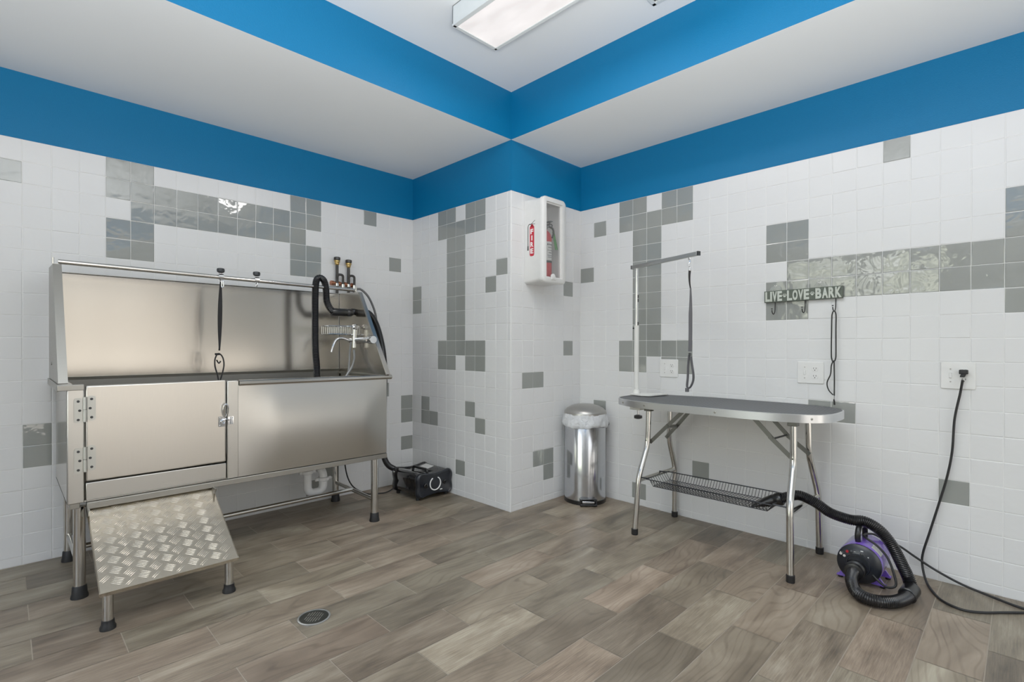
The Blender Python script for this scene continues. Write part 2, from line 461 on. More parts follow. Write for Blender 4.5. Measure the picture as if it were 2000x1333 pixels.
gA = gset([(0, (3, 4, 6, 7)), (1, (3, 4, 5, 6, 7)), (9, (3, 4, 5, 6, 7)), (10, (3, 4, 6, 7)), (4, (9,)), (5, (8, 0)), (6, (0,)),
           (13, (1, 6)), (14, (1, 2, 7)), (17, (5,))] + [(k, (4, 5)) for k in range(2, 9)])
mb = MB(); bA = [3.594] + [3.582 - 0.1113 * j for j in range(1, 11)] + [2.437]
colsA = [(j, bA[j + 1], bA[j]) for j in range(11)]
tiled_wall(mb, lambda s, o, z: (XA - o, s, z), (-1, 0, 0), colsA, gA, 2.434, 3.594, (0, 0.05), seed=4)
gB = gset([(5, (5,)), (9, (5,)), (11, (1, 2)), (16, (2, 3)), (17, (3,))])
bB = [2.408, 2.515] + [2.515 + 0.1107 * k for k in range(1, 6)] + [3.163]
colsB = [(j, bB[j], bB[j + 1]) for j in range(7)]
tiled_wall(mb, lambda s, o, z: (s, YB - o, z), (0, -1, 0), colsB, gB, 2.405, 3.163, (0, 0.05), seed=5)
tag(ob('wall_pillar', mb, TM, flat=True, attrs=True), kind='structure')
gR = gset([(0, (2, 3, 5, 6, 16)), (1, (2, 3, 4, 5, 6, 0)), (9, (2, 3, 4, 5, 6)), (10, (2, 3, 5, 6)), (4, (-1, 11, 12, 20, 21)), (3, (11, 12, 20, 21)),
           (5, range(12, 21)), (6, range(11, 21)), (7, (11, 12, 20, 21)), (15, (18,)), (12, (13, 14)), (13, (0,)), (16, (7,)), (18, (3,))] + [(k, (3, 4)) for k in range(2, 9)])
mb = MB(); colsR = [(-1, 2.309, 2.434)] + [(k, 2.309 - 0.1121 * (k + 1), 2.309 - 0.1121 * k) for k in range(0, 36)]
tiled_wall(mb, lambda s, o, z: (XR - o, s, z), (-1, 0, 0), colsR, gR, -1.8, 2.434, (0.05, 0.05), seed=6)
tag(ob('wall_right', mb, TM, flat=True, attrs=True), kind='structure')

# ceiling: low soffit around the room, blue fascia, raised tray
TX0, TY0 = -0.95, -0.95
mb = MB()
mb.poly([(TX0, TY0, ZC), (TX0, YB, ZC), (XA, YB, ZC), (XA, TY0, ZC)])
for x0, y0, x1, y1 in ((-1.9, YB, 2.405 + 0.1, YL + 0.1), (XA, -1.9, XR + 0.1, YB), (-1.9, -1.9, TX0, YB), (TX0, -1.9, XA, TY0)):
    mb.poly([(x0, y0, ZS), (x0, y1, ZS), (x1, y1, ZS), (x1, y0, ZS)])
tag(ob('ceiling', mb, 'ceiling_paint', flat=True), kind='structure')
mb = MB()
mb.poly([(TX0, YB, ZS), (XA, YB, ZS), (XA, YB, ZC), (TX0, YB, ZC)]); mb.poly([(XA, YB, ZS), (XA, TY0, ZS), (XA, TY0, ZC), (XA, YB, ZC)])
mb.poly([(TX0, YB, ZS), (TX0, TY0, ZS), (TX0, TY0, ZC), (TX0, YB, ZC)]); mb.poly([(TX0, TY0, ZS), (XA, TY0, ZS), (XA, TY0, ZC), (TX0, TY0, ZC)])
tag(ob('trim_1', mb, 'blue_paint', flat=True), kind='structure')

# the two glazed walls behind the camera
def wall_holes(name, place, s0, s1, z0, z1, holes, mat='plain_wall'):
    mb = MB(); ss = sorted({s0, s1} | {h[0] for h in holes} | {h[1] for h in holes}); zz = sorted({z0, z1} | {h[2] for h in holes} | {h[3] for h in holes})
    for a, b in zip(ss, ss[1:]):
        for c, d in zip(zz, zz[1:]):
            m = ((a + b) / 2, (c + d) / 2)
            if any(h[0] < m[0] < h[1] and h[2] < m[1] < h[3] for h in holes): continue
            mb.poly([place(a, c), place(b, c), place(b, d), place(a, d)])
    return tag(ob(name, mb, mat, flat=True), kind='structure')
WB = (0.10, 1.95, 0.05, 2.10); WB2 = (2.05, 3.02, 0.05, 1.05); WS = (0.62, 2.48, 0.35, 2.36)
wall_holes('wall_back', lambda s, z: (s, -1.8, z), -1.85, XR + 0.05, -0.02, ZS + 0.02, [WB, WB2])
wall_holes('wall_side', lambda s, z: (-1.8, s, z), -1.85, YL + 0.05, -0.02, ZS + 0.02, [WS])
def frame_mb(place, s0, s1, z0, z1, vs, hs, w=0.03):
    mb = MB()
    def bar(a, b, c, d):
        p = place(a, c, -0.03); q = place(b, d, 0.03)
        mb.box(tuple(map(min, p, q)), tuple(map(max, p, q)))
    for s in [s0 + w, s1 - w] + vs: bar(s - w, s + w, z0, z1)
    for z in [z0 + w, z1 - w] + hs: bar(s0, s1, z - w * 0.7, z + w * 0.7)
    return mb
pb = lambda s, z, o: (s, -1.8 + o, z); ps = lambda s, z, o: (-1.8 + o, s, z)
tag(ob('window_1', frame_mb(pb, *WB, [1.0, 1.5], [], 0.035), 'window_frame'), kind='structure')
tag(ob('added_glazing', frame_mb(pb, *WB2, [], [], 0.03), 'window_frame'), kind='structure')  # added low opening, unseen, gives the bath's front panel something bright to reflect
tag(ob('window_2', frame_mb(ps, *WS, [1.55], [0.95, 1.66], 0.028), 'window_frame'), kind='structure')

# ------------------------------------------------------------------ dog bath
X0, X1, YF, YK = 0.19, 1.74, 2.90, 3.55
tub = thing('dog_bath', 'large stainless steel dog washing bath with tall splash back, door and four legs', 'bath', (0.96, 3.22, 0))
mb = MB()     # basin: shell ends, back, floor
mb.box((X0, YF + 0.005, 0.43), (X0 + 0.004, YK, 0.94)); mb.box((X1 - 0.004, YF + 0.005, 0.43), (X1, YK, 0.94))
mb.box((X0, YK - 0.004, 0.43), (X1, YK, 0.945)); mb.box((X0, YF + 0.01, 0.43), (X1, YK, 0.436))
mb.box((X0 + 0.03, YF + 0.05, 0.55), (X1 - 0.03, YK - 0.03, 0.556))
mb.box((0.83, YF + 0.035, 0.55), (X1 - 0.02, YF + 0.04, 0.93))
ob('basin', mb, 'steel_sheet', tub)
mb = MB(); mb.prism([(X0 + 0.01, y, z) for y, z in ((3.512, 0.952), (3.530, 0.952), (3.548, 0.56), (3.544, 0.56), (3.530, 0.935))], (X1 - X0 - 0.02, 0, 0)); ob('inner_wall', mb, 'steel_dull', tub)  # undercut, duller steel lining puts the basin's shade into this strip
mb = MB(); mb.box((X0 - 0.032, YF - 0.004, 0.936), (X0 + 0.02, YK, 0.949)); mb.box((X0 - 0.032, YF - 0.004, 0.918), (X0 - 0.028, YK, 0.94))
mb.box((X0 - 0.032, YF - 0.012, 0.922), (0.247, YF + 0.02, 0.946))
ob('side_ledge', mb, 'steel_dull', tub, bevel=0.002)
mb = MB(); mb.box((X1 - 0.02, YF - 0.004, 0.918), (X1 + 0.034, YK, 0.932)); mb.box((X1 + 0.03, YF - 0.004, 0.902), (X1 + 0.034, YK, 0.925))
ob('side_ledge', mb, 'steel_dull', tub, bevel=0.002)
# rolled front rim, right half
mb = MB(); sec = [(YF + 0.03, 0.925), (YF + 0.012, 0.938), (YF - 0.006, 0.938), (YF - 0.016, 0.930), (YF - 0.018, 0.918), (YF - 0.010, 0.908), (YF + 0.004, 0.906), (YF + 0.03, 0.914)]
mb.prism([(0.868, y, z) for y, z in sec], (X1 + 0.034 - 0.868, 0, -0.004)); ob('front_rim', mb, 'steel_sheet', tub)
# posts and front panels
mb = MB(); mb.box((X0, YF - 0.006, 0.43), (0.247, YF + 0.02, 0.938)); ob('corner_post', mb, 'steel_front', tub, bevel=0.004)
mb = MB(); mb.box((0.812, YF - 0.006, 0.43), (0.866, YF + 0.02, 0.936)); ob('door_post', mb, 'steel_front', tub, bevel=0.004)
mb = MB(); mb.box((0.252, YF - 0.004, 0.436), (0.808, YF + 0.016, 0.514)); ob('kick_panel', mb, 'steel_front', tub, bevel=0.003)
mb = MB()     # right front panel, gently bowed sheet
NX, NZ = 24, 16
for i in range(NX + 1):
    for k in range(NZ + 1):
        x = 0.864 + (X1 - 0.864) * i / NX; z = 0.432 + (0.91 - 0.432) * k / NZ
        mb.av((x, YF - 0.005 - 0.027 * math.sin(PI * (k / NZ)) * min(1, i / 5, (NX - i) / 4), z))
for i in range(NX):
    for k in range(NZ):
        a = i * (NZ + 1) + k; mb.face((a, a + NZ + 1, a + NZ + 2, a + 1))
ob('front_panel', mb, 'steel_front', tub)
mb = MB(); mb.box((0.255, YF - 0.012, 0.40), (X1, YF + 0.03, 0.428)); mb.box((X0 + 0.02, YK - 0.05, 0.40), (X1, YK - 0.01, 0.43))
mb.box((X0 + 0.01, YF + 0.03, 0.40), (X0 + 0.045, YK - 0.02, 0.43)); mb.box((X1 - 0.04, YF + 0.03, 0.40), (X1 - 0.006, YK - 0.02, 0.43))
ob('base_frame', mb, 'steel_dull', tub, bevel=0.002)
# door with hinges and latch
mb = MB(); mb.box((0.252, YF - 0.008, 0.522), (0.806, YF + 0.012, 0.940)); door = ob('door', mb, 'steel_door', tub, bevel=0.006, seg=3)
for zc in (0.838, 0.620):
    mb = MB(); y = YF - 0.008
    for sx, dz in ((-1, -0.004), (1, 0.004)):
        xc = 0.249 + sx * 0.0225
        o2 = rrect(xc - 0.0145, xc + 0.0145, zc - 0.055 + dz, zc + 0.055 + dz, 0.012, 4); mb.prism([(a, y - 0.003, b) for a, b in o2], (0, 0.003, 0))
        for q in (-0.040, 0.0, 0.040): mb.lathe([(0.0055, 0), (0.0055, 0.0015), (0.0028, 0.002), (0, 0.001)], (xc + (sx * -0.005 if q == 0 else 0), y - 0.003, zc + q + dz), n=12, rot=Matrix(((1, 0, 0), (0, 0, -1), (0, 1, 0))), mi=1)
    for a, b in ((-0.054, -0.001), (0.001, 0.054)): mb.tube([(0.249, y - 0.004, zc + a), (0.249, y - 0.004, zc + b)], 0.007, 14)
    mb.box((0.2455, y - 0.003, zc - 0.054), (0.2525, y, zc + 0.054))
    ob('hinge', mb, ['hinge_metal', 'slot_dark'], door)
mb = MB(); y = YF - 0.009
mb.box((0.770, y - 0.003, 0.704), (0.802, y, 0.756)); mb.box((0.814, y - 0.003, 0.712), (0.840, y, 0.752))
mb.tube(smooth_path([(0.818, y - 0.008, 0.735), (0.802, y - 0.012, 0.742), (0.786, y - 0.011, 0.735), (0.784, y - 0.011, 0.724), (0.793, y - 0.011, 0.720), (0.797, y - 0.010, 0.728)], 0.003), 0.0035, 8)
mb.tube(smooth_path([(0.800, y - 0.008, 0.75), (0.790, y - 0.018, 0.785), (0.794, y - 0.022, 0.815), (0.802, y - 0.022, 0.818), (0.809, y - 0.02, 0.80), (0.806, y - 0.012, 0.76), (0.798, y - 0.008, 0.752)], 0.004), 0.0045, 8)
mb.tube([(0.828, y - 0.005, 0.714), (0.828, y - 0.005, 0.75)], 0.006, 10)
for px, pz in ((0.776, 0.71), (0.776, 0.75), (0.834, 0.717), (0.834, 0.747)): mb.lathe([(0.003, 0), (0.003, 0.002), (0, 0.003)], (px, y - 0.003, pz), n=10, rot=Matrix(((1, 0, 0), (0, 0, -1), (0, 1, 0))))
ob('latch', mb, 'chrome', door)
# splash panels
mb = MB(); mb.box((0.20, 3.526, 0.945), (1.725, 3.530, 1.497)); mb.box((0.20, 3.526, 1.490), (1.725, 3.545, 1.499))
ob('splash_back', mb, 'steel_sheet', tub, bevel=0.0015)
def side(x, z0, inward, wd, ztop, ytop, yb):
    mb = MB(); t = 0.004
    pol = [(yb, z0), (3.53, z0), (3.53, ztop + 0.012), (ytop, ztop)]
    mb.prism([(x, y, z) for y, z in pol], (t, 0, 0))
    a = Vector((0, yb, z0)); b = Vector((0, ytop, ztop)); d = (b - a).normalized(); nrm = Vector((0, d.z, -d.y)) * -0.004
    xa, xb = (x, x + wd) if inward else (x + t - wd * 0, x + wd)
    P = [Vector((xa, a.y, a.z)), Vector((xb, a.y, a.z)), Vector((xb, b.y, b.z)), Vector((xa, b.y, b.z))]
    mb.prism(P, nrm)
    mb.prism([Vector((xb, a.y, a.z)), Vector((xb - 0.003, a.y, a.z)), Vector((xb - 0.003, b.y, b.z)), Vector((xb, b.y, b.z))], (0, 0.014, 0.004))
    return mb
mb = side(0.163, 0.952, True, 0.032, 1.502, 3.25, 2.915)
mb.lathe([(0.008, 0), (0.008, 0.004), (0.003, 0.005), (0, 0.005)], (0.163, 3.30, 1.03), n=12, rot=Matrix(((0, 0, -1), (1, 0, 0), (0, -1, 0))))
ob('splash_side', mb, 'steel_dull', tub)
mb = side(1.728, 0.935, False, 0.030, 1.487, 3.25, 2.885); ob('splash_side', mb, 'steel_sheet', tub)
# tether rail along the top, with two sliding clamps
mb = MB(); mb.tube([(0.185, 3.30, 1.522), (1.735, 3.30, 1.505)], 0.0115, 16)
mb.tube([(0.168, 3.30, 1.51), (0.168, 3.30, 1.54)], 0.004, 8); mb.box((0.165, 3.29, 1.505), (0.19, 3.31, 1.511)); mb.tube([(1.735, 3.29, 1.49), (1.735, 3.29, 1.53)], 0.006, 8)
rail = ob('tether_rail', mb, 'steel_tube', tub)
for xc in (0.892, 1.088):
    z = 1.517
    mb = MB(); mb.lathe([(0.017, -0.012), (0.0175, 0.012)], (xc, 3.30, z), 'X', 20); mb.tube(smooth_path([(xc, 3.30 + 0.012 * math.sin(t), z - 0.028 - 0.013 * math.cos(t)) for t in [k * PI / 6 for k in range(12)]], 0.003, True), 0.0022, 6, True)
    mb.tube([(xc, 3.30, z + 0.012), (xc, 3.30, z + 0.03)], 0.005, 8)
    cl = ob('sliding_clamp', mb, 'chrome', rail if False else tub)
    mb = MB(); mb.lathe([(0.010, 0.0), (0.020, 0.006), (0.022, 0.018), (0.019, 0.026), (0.008, 0.029), (0, 0.029)], (xc, 3.30, z + 0.022), n=8); ob('knob', mb, 'knob_dark', cl)
# stand
def foot(c, big=True):
    r = 0.030 if big else 0.028
    return MB().lathe([(r * 1.06, 0), (r * 1.06, 0.008), (r * 0.94, 0.022), (r * 0.88, 0.050), (r * 0.76, 0.055)], (c[0], c[1], 0), n=20)
for x, y in ((0.235, 2.955), (1.674, 2.930), (0.237, 3.500), (1.690, 3.505)):
    mb = MB(); mb.tube([(x, y, 0.02), (x, y, 0.405)], 0.0225, 18); lg = ob('leg', mb, 'steel_tube', tub); ob('rubber_foot', foot((x, y)), 'rubber_black', lg)
mb = MB(); mb.tube([(0.236, 2.955, 0.135), (0.237, 3.50, 0.135)], 0.0125, 12); ob('cross_rail', mb, 'steel_tube', tub)
mb = MB(); mb.tube([(1.674, 2.93, 0.135), (1.690, 3.505, 0.135)], 0.0125, 12); ob('cross_rail', mb, 'steel_tube', tub)
mb = MB(); mb.tube([(0.237, 3.235, 0.14), (1.682, 3.235, 0.14)], 0.0135, 12); ob('long_rail', mb, 'steel_tube', tub)
# white drain trap
mb = MB(); tx, ty = 1.395, 3.29
mb.lathe([(0.052, 0.40), (0.052, 0.392), (0.03, 0.385), (0.03, 0.33)], (tx, ty, 0), n=24)
mb.lathe([(0.036, 0), (0.036, 0.016)], (tx, ty, 0.335), n=14); mb.lathe([(0.030, 0), (0.036, 0.004), (0.036, 0.022), (0.029, 0.026)], (tx, ty, 0.283), n=14)
mb.tube(fillet([(tx, ty, 0.34), (tx, ty, 0.155), (tx + 0.105, ty, 0.155), (tx + 0.105, ty, 0.30), (tx + 0.06, ty + 0.14, 0.30)], 0.055, 9), 0.026, 18)
mb.lathe([(0.030, 0), (0.036, 0.004), (0.036, 0.022), (0.029, 0.026)], (tx + 0.105, ty, 0.222), n=14)
for s in (-1, 1): mb.box((tx + 0.105 + s * 0.044 - 0.009, ty - 0.006, 0.226), (tx + 0.105 + s * 0.044 + 0.009, ty + 0.006, 0.244)); mb.box((tx + s * 0.044 - 0.009, ty - 0.006, 0.287), (tx + s * 0.044 + 0.009, ty + 0.006, 0.305))
ob('drain_trap', mb, 'pvc_white', tub)
# soap rack of wire on the end panel
mb = MB(); rx0, rx1, ry0, ry1, rz0, rz1 = 1.50, 1.722, 3.215, 3.31, 1.195, 1.250
for z in (rz0, rz1): mb.tube([(rx0, ry0, z), (rx1, ry0, z), (rx1, ry1, z), (rx0, ry1, z)], 0.0028, 6, True)
k = 0
while rx0 + k * 0.013 <= rx1:
    x = rx0 + k * 0.013; mb.tube([(x, ry0, rz1), (x, ry0, rz0), (x, ry1, rz0), (x, ry1, rz1)], 0.0016, 5); k += 1
ob('soap_rack', mb, 'chrome', tub)
# mixer tap with lever, hooked spray handle
mb = MB(); tY = 3.12; tZ = 1.158
mb.tube([(1.70, 3.03, tZ), (1.70, 3.30, tZ - 0.004)], 0.019, 16)
for y in (3.06, 3.25): mb.tube([(1.69, y, tZ), (1.728, y, tZ)], 0.016, 14); mb.lathe([(0.028, 0), (0.028, 0.006)], (1.722, y, tZ), 'X', 18)
mb.lathe([(0.024, -0.03), (0.027, -0.01), (0.027, 0.02), (0.022, 0.03)], (1.70, 3.02, tZ), 'Y', 18)
tap = ob('mixer_tap', mb, 'chrome', tub)
mb = MB(); mb.tube(smooth_path([(1.690, 3.22, 1.245), (1.688, 3.22, 1.20), (1.686, 3.22, 1.14), (1.684, 3.22, 1.09)], 0.02), lambda i: 0.014, 12); mb.lathe([(0.012, -0.015), (0.02, -0.006), (0.02, 0.012), (0.01, 0.02)], (1.690, 3.215, 1.245), 'Y', 16)
ob('hand_spray', mb, 'chrome', tap)
mb = MB(); mb.tube(smooth_path([(1.69, 3.29, tZ - 0.004), (1.64, 3.30, tZ + 0.012), (1.600, 3.30, tZ + 0.002), (1.575, 3.30, tZ - 0.04), (1.562, 3.30, tZ - 0.085)], 0.01), lambda i: 0.011 - 0.0002 * i, 10); ob('spout', mb, 'chrome', tap)
for pts, mt in (([(1.684, 3.22, 1.09), (1.68, 3.21, 1.03), (1.655, 3.20, 0.97), (1.615, 3.19, 0.92), (1.59, 3.18, 0.88)], 'hose_silver'), ([(1.692, 3.275, 1.15), (1.68, 3.27, 1.08), (1.665, 3.25, 1.0), (1.645, 3.23, 0.92), (1.62, 3.22, 0.86)], 'hose_silver')):
    mb = MB(); P = smooth_path(pts, 0.003); mb.tube(P, lambda i: 0.0075 if i % 2 else 0.0062, 10); ob('flexible_hose', mb, mt, tap)

# folding step of tread plate in front of the bath
step = thing('step_ramp', 'sloped tread plate step leaning under the bath door, two front legs with black feet', 'step', (0.505, 2.70, 0))
a0 = Vector((0.256, 2.50, 0.165)); ux = Vector((1, 0, 0)); up_ = (Vector((0.256, 2.955, 0.428)) - a0); Ls = up_.length; up_.normalize(); nz = ux.cross(up_)
Wd = 0.492
def sp(u, v, h=0): return a0 + ux * u + up_ * v + nz * h
mb = MB(); mb.prism([sp(0, 0, -0.004), sp(Wd, 0, -0.004), sp(Wd, Ls - 0.02, -0.004), sp(0, Ls - 0.02, -0.004)], nz * 0.004)
mb.prism([sp(0, 0, 0), sp(Wd, 0, 0), sp(Wd, 0, -0.020), sp(0, 0, -0.020)], -up_ * 0.004)
for u in (0, Wd - 0.004): mb.prism([sp(u, 0, 0), sp(u, Ls - 0.02, 0), sp(u, Ls - 0.02, -0.02), sp(u, 0, -0.02)], ux * 0.004)
# raised bars: alternating blocks of five, real relief
cell = 0.0435
for i in range(-14, 22):
    for k in range(-14, 24):
        cu = (i + k) * cell + 0.018; cv = (k - i) * 0.0275 + 0.012
        # block centres on a diagonal lattice; orientation alternates
        if not (-0.01 < cu < Wd + 0.01 and -0.01 < cv < Ls): continue
        ang = math.radians(40) if (i + k) % 2 == 0 else math.radians(-32)
        d = Vector((math.cos(ang), math.sin(ang))); q = Vector((-d.y, d.x))
        for b in range(-2, 3):
            c = Vector((cu, cv)) + q * b * 0.0072
            L2, W2, hh = 0.0215, 0.0017, 0.0013
            pts = [c - d * L2, c - d * L2 * .6 + q * W2, c + d * L2 * .6 + q * W2, c + d * L2, c + d * L2 * .6 - q * W2, c - d * L2 * .6 - q * W2]
            if min(p.x for p in pts) < 0.001 or max(p.x for p in pts) > Wd - 0.001 or min(p.y for p in pts) < 0.001 or max(p.y for p in pts) > Ls - 0.025: continue
            base = [mb.av(sp(p.x, p.y, 0.0002)) for p in pts]
            r1 = mb.av(sp(*(c - d * L2 * .55), hh)); r2 = mb.av(sp(*(c + d * L2 * .55), hh))
            for f in ((base[0], r1, base[1]), (base[1], r1, r2, base[2]), (base[2], r2, base[3]), (base[3], r2, base[4]), (base[4], r2, r1, base[5]), (base[5], r1, base[0])): mb.face(f[::-1])
mb.uv = [((p - a0).dot(ux), (p - a0).dot(up_)) for p in mb.v]
ob('tread', mb, 'tread_plate', step, angle=75)
for x in (0.288, 0.722):
    mb = MB(); mb.tube([(x, 2.548, 0.015), (x, 2.548, 0.180)], 0.0185, 16); lg = ob('leg', mb, 'steel_tube', step)
    mb = MB().lathe([(0.027, 0), (0.027, 0.01), (0.022, 0.02), (0.021, 0.036), (0.018, 0.038)], (x, 2.548, 0), n=18); ob('rubber_foot', mb, 'rubber_black', lg)
for u in (0.0, Wd - 0.006):
    mb = MB(); x = a0.x + u; mb.prism([(x, 2.83, 0.405), (x, 2.935, 0.405), (x, 2.935, 0.355), (x, 2.885, 0.355)], (0.006, 0, 0)); ob('hinge_bracket', mb, 'steel_dull', step)

# strap on the rail
mb = MB()
pts = smooth_path([(0.892, 3.30, 1.488), (0.889, 3.297, 1.40), (0.886, 3.296, 1.25), (0.884, 3.296, 1.10), (0.880, 3.296, 1.07)], 0.02)
mb.ribbon(pts, lambda t: 0.009 + 0.016 * math.sin(PI * min(1, t * 1.05)) ** 1.0, (1, 0.2, 0), 0.003)
t1 = thing('bath_tether', 'black webbing dog tether hanging from the bath rail clamp, loop at its end', 'tether', (0.886, 3.296, 1.488))
ob('webbing', mb, 'strap_black', t1)
mb = MB(); lp = smooth_path([(0.880, 3.296, 1.072), (0.862, 3.296, 1.045), (0.860, 3.294, 1.00), (0.872, 3.292, 0.95), (0.880, 3.290, 0.905), (0.890, 3.290, 0.93), (0.906, 3.292, 1.0), (0.900, 3.294, 1.05)], 0.01, True)
mb.ribbon(lp + [lp[0]], 0.010, (0.3, 1, 0), 0.0075); mb.lathe([(0.013, -0.006), (0.013, 0.006)], (0.872, 3.294, 1.068), n=12); mb.tube(smooth_path([(0.868, 3.293, 1.035), (0.880, 3.293, 1.015), (0.890, 3.293, 1.03)], 0.004), 0.004, 6)
ob('loop', mb, 'strap_black', t1)
mb = MB(); mb.tube(smooth_path([(0.896, 3.287, 1.488 + 0.012), (0.902, 3.286, 1.49), (0.903, 3.286, 1.462), (0.897, 3.287, 1.452), (0.893, 3.287, 1.465), (0.894, 3.287, 1.49)], 0.003), 0.0024, 6); ob('snap_hook', mb, 'chrome', t1)

# ------------------------------------------------------------------ water pipes on the wall above the bath
wp = thing('water_pipe_set', 'pair of black iron water pipes with brass caps and copper bracket above the bath', 'pipes', (1.78, 3.56, 1.50))
for xc, zt in ((1.728, 1.770), (1.818, 1.760)):
    mb = MB(); mb.tube([(xc, 3.56, 1.48), (xc, 3.56, zt - 0.05)], 0.0105, 12)
    mb.tube(fillet([(xc, 3.56, 1.600), (xc, 3.552, 1.640), (xc + 0.040, 3.548, 1.640), (xc + 0.040, 3.548, 1.545)], 0.018, 6), 0.009, 10)
    st = ob('standpipe', mb, 'pipe_black', wp)
    mb = MB().lathe([(0.011, 0), (0.016, 0.008), (0.016, 0.018), (0.021, 0.022), (0.021, 0.034), (0.017, 0.036)], (xc, 3.56, zt - 0.062), n=16); ob('brass_fitting', mb, 'brass', st)
    mb = MB().lathe([(0.021, 0), (0.024, 0.003), (0.024, 0.020), (0.018, 0.024), (0, 0.024)], (xc, 3.56, zt - 0.026), n=8); ob('cap', mb, 'pipe_black', st)
    mb = MB().lathe([(0.013, 0), (0.013, 0.025)], (xc + 0.040, 3.548, 1.545), n=10); mb.lathe([(0.014, 0), (0.014, 0.02)], (xc, 3.56, 1.555), n=10); ob('union', mb, 'chrome', st)
mb = MB(); mb.tube([(1.69, 3.572, 1.578), (1.868, 3.572, 1.572)], 0.012, 12)
for x in (1.695, 1.745, 1.80, 1.855): mb.lathe([(0.017, -0.010), (0.017, 0.010)], (x, 3.572, 1.577 - (x - 1.69) * 0.03), 'X', 12)
ob('bracket', mb, 'copper', wp)
mb = MB(); mb.tube([(1.858, 3.548, 1.50), (1.858, 3.548, 1.555)], 0.010, 10); mb.tube(smooth_path([(1.860, 3.545, 1.535), (1.895, 3.53, 1.545), (1.945, 3.50, 1.490), (1.985, 3.48, 1.39), (1.997, 3.47, 1.30), (1.98, 3.46, 1.18), (1.90, 3.45, 1.05)], 0.02), 0.0085, 10); ob('supply_hose', mb, 'hose_grey', wp)

# ------------------------------------------------------------------ black stand dryer on the floor with its hose up to the bath
bd = thing('pet_dryer', 'black waisted pet dryer on the floor beside the bath, hose up to the bath', 'dryer', (2.245, 3.22, 0))
def bow(t, w=0.163, h=0.098):
    c, s = math.cos(t), math.sin(t)
    x = w * math.copysign(abs(c) ** 0.42, c); z = h * math.copysign(abs(s) ** 0.42, s)
    z *= (0.76 + 0.24 * min(1, (abs(x) / (w * 0.8)) ** 2))
    x *= 1 - 0.06 * math.exp(-(z / (h * 0.3)) ** 2)
    return x, z
NB = 72; bc = (2.245, 0.106)
def bring(mb, y, k=1.0, dz=0): return [mb.av((bc[0] + x * k, y, bc[1] + z * k + dz)) for x, z in (bow(2 * PI * i / NB) for i in range(NB))]
def loft(mb, rings, mi=0, caps=True):
    for A, B in zip(rings, rings[1:]):
        for i in range(len(A)): mb.face((A[i], A[(i + 1) % len(A)], B[(i + 1) % len(A)], B[i]), mi)
    if caps: mb.face(rings[0][::-1], mi); mb.face(rings[-1], mi)
mb = MB(); loft(mb, [bring(mb, y, k) for y, k in ((3.085, 0.93), (3.09, 0.95), (3.37, 0.95), (3.375, 0.93))]); ob('body', mb, 'gloss_black', bd)
mb = MB(); loft(mb, [bring(mb, y, k) for y, k in ((3.062, 0.86), (3.055, 0.90), (3.058, 0.96), (3.07, 1.0), (3.085, 1.0), (3.092, 0.96))]); fp = ob('end_cap', mb, 'panel_black', bd, angle=50)
mb = MB(); loft(mb, [bring(mb, y, k) for y, k in ((3.365, 0.96), (3.372, 1.0), (3.387, 1.0), (3.398, 0.9))]); ob('end_cap', mb, 'gloss_black', bd)
mb = MB(); rg = []
for k in range(0, 25):
    t = math.radians(120 + 300 * k / 24); rg.append((2.243 + 0.047 * math.cos(t), 3.056, 0.108 + 0.047 * math.sin(t)))
mb.tube(rg, 0.0042, 8); mb.box((2.285, 3.051, 0.055), (2.302, 3.057, 0.061)); ob('horseshoe_mark', mb, 'ink_white', fp)
for x in (2.157, 2.329):
    mb = MB(); mb.lathe([(0.017, 0), (0.017, 0.010), (0.010, 0.012), (0.010, 0.008), (0, 0.008)], (x, 3.060, 0.106), n=16, rot=Matrix(((1, 0, 0), (0, 0, -1), (0, 1, 0)))); mb.box((x - 0.002, 3.044, 0.100), (x + 0.002, 3.052, 0.112)); ob('dial', mb, 'gloss_black', fp)
mb = MB(); mb.tube(fillet([(2.215, 3.12, 0.165), (2.215, 3.12, 0.200), (2.215, 3.30, 0.200), (2.215, 3.30, 0.165)], 0.02), 0.010, 10); ob('handle', mb, 'plastic_black', bd)
mb = MB(); mb.prism([(2.255, 3.17, 0.1945), (2.31, 3.17, 0.2055), (2.31, 3.27, 0.2055), (2.255, 3.27, 0.1945)], (0, 0, 0.002)); ob('rating_label', mb, 'label_paper', bd)
for x in (2.12, 2.37):
    for y in (3.10, 3.36): mb = MB().lathe([(0.014, 0), (0.014, 0.022)], (x, y, 0), n=12); ob('rubber_foot', mb, 'rubber_black', bd)
mb = MB()
for x, z in ((2.104, 0.172), (2.098, 0.098), (2.11, 0.04), (2.38, 0.172)):
    mb = MB().lathe([(0.004, 0), (0.004, 0.002), (0, 0.003)], (x, 3.10, z + 0.012), n=8); ob('rivet', mb, 'chrome', bd)
hp = smooth_path([(2.19, 3.42, 0.145), (2.14, 3.445, 0.165), (2.085, 3.45, 0.205), (2.05, 3.45, 0.28), (2.042, 3.45, 0.42), (2.05, 3.45, 0.68), (2.05, 3.44, 0.92), (2.02, 3.42, 1.10), (1.95, 3.38, 1.26), (1.865, 3.335, 1.345), (1.78, 3.315, 1.362), (1.70, 3.305, 1.352), (1.60, 3.30, 1.346), (1.560, 3.30, 1.360), (1.530, 3.30, 1.415), (1.523, 3.30, 1.50), (1.510, 3.30, 1.550), (1.482, 3.30, 1.568), (1.458, 3.30, 1.545), (1.451, 3.30, 1.46), (1.450, 3.30, 1.30), (1.452, 3.30, 1.10), (1.458, 3.29, 0.95), (1.45, 3.28, 0.80), (1.42, 3.26, 0.66)], 0.0042)
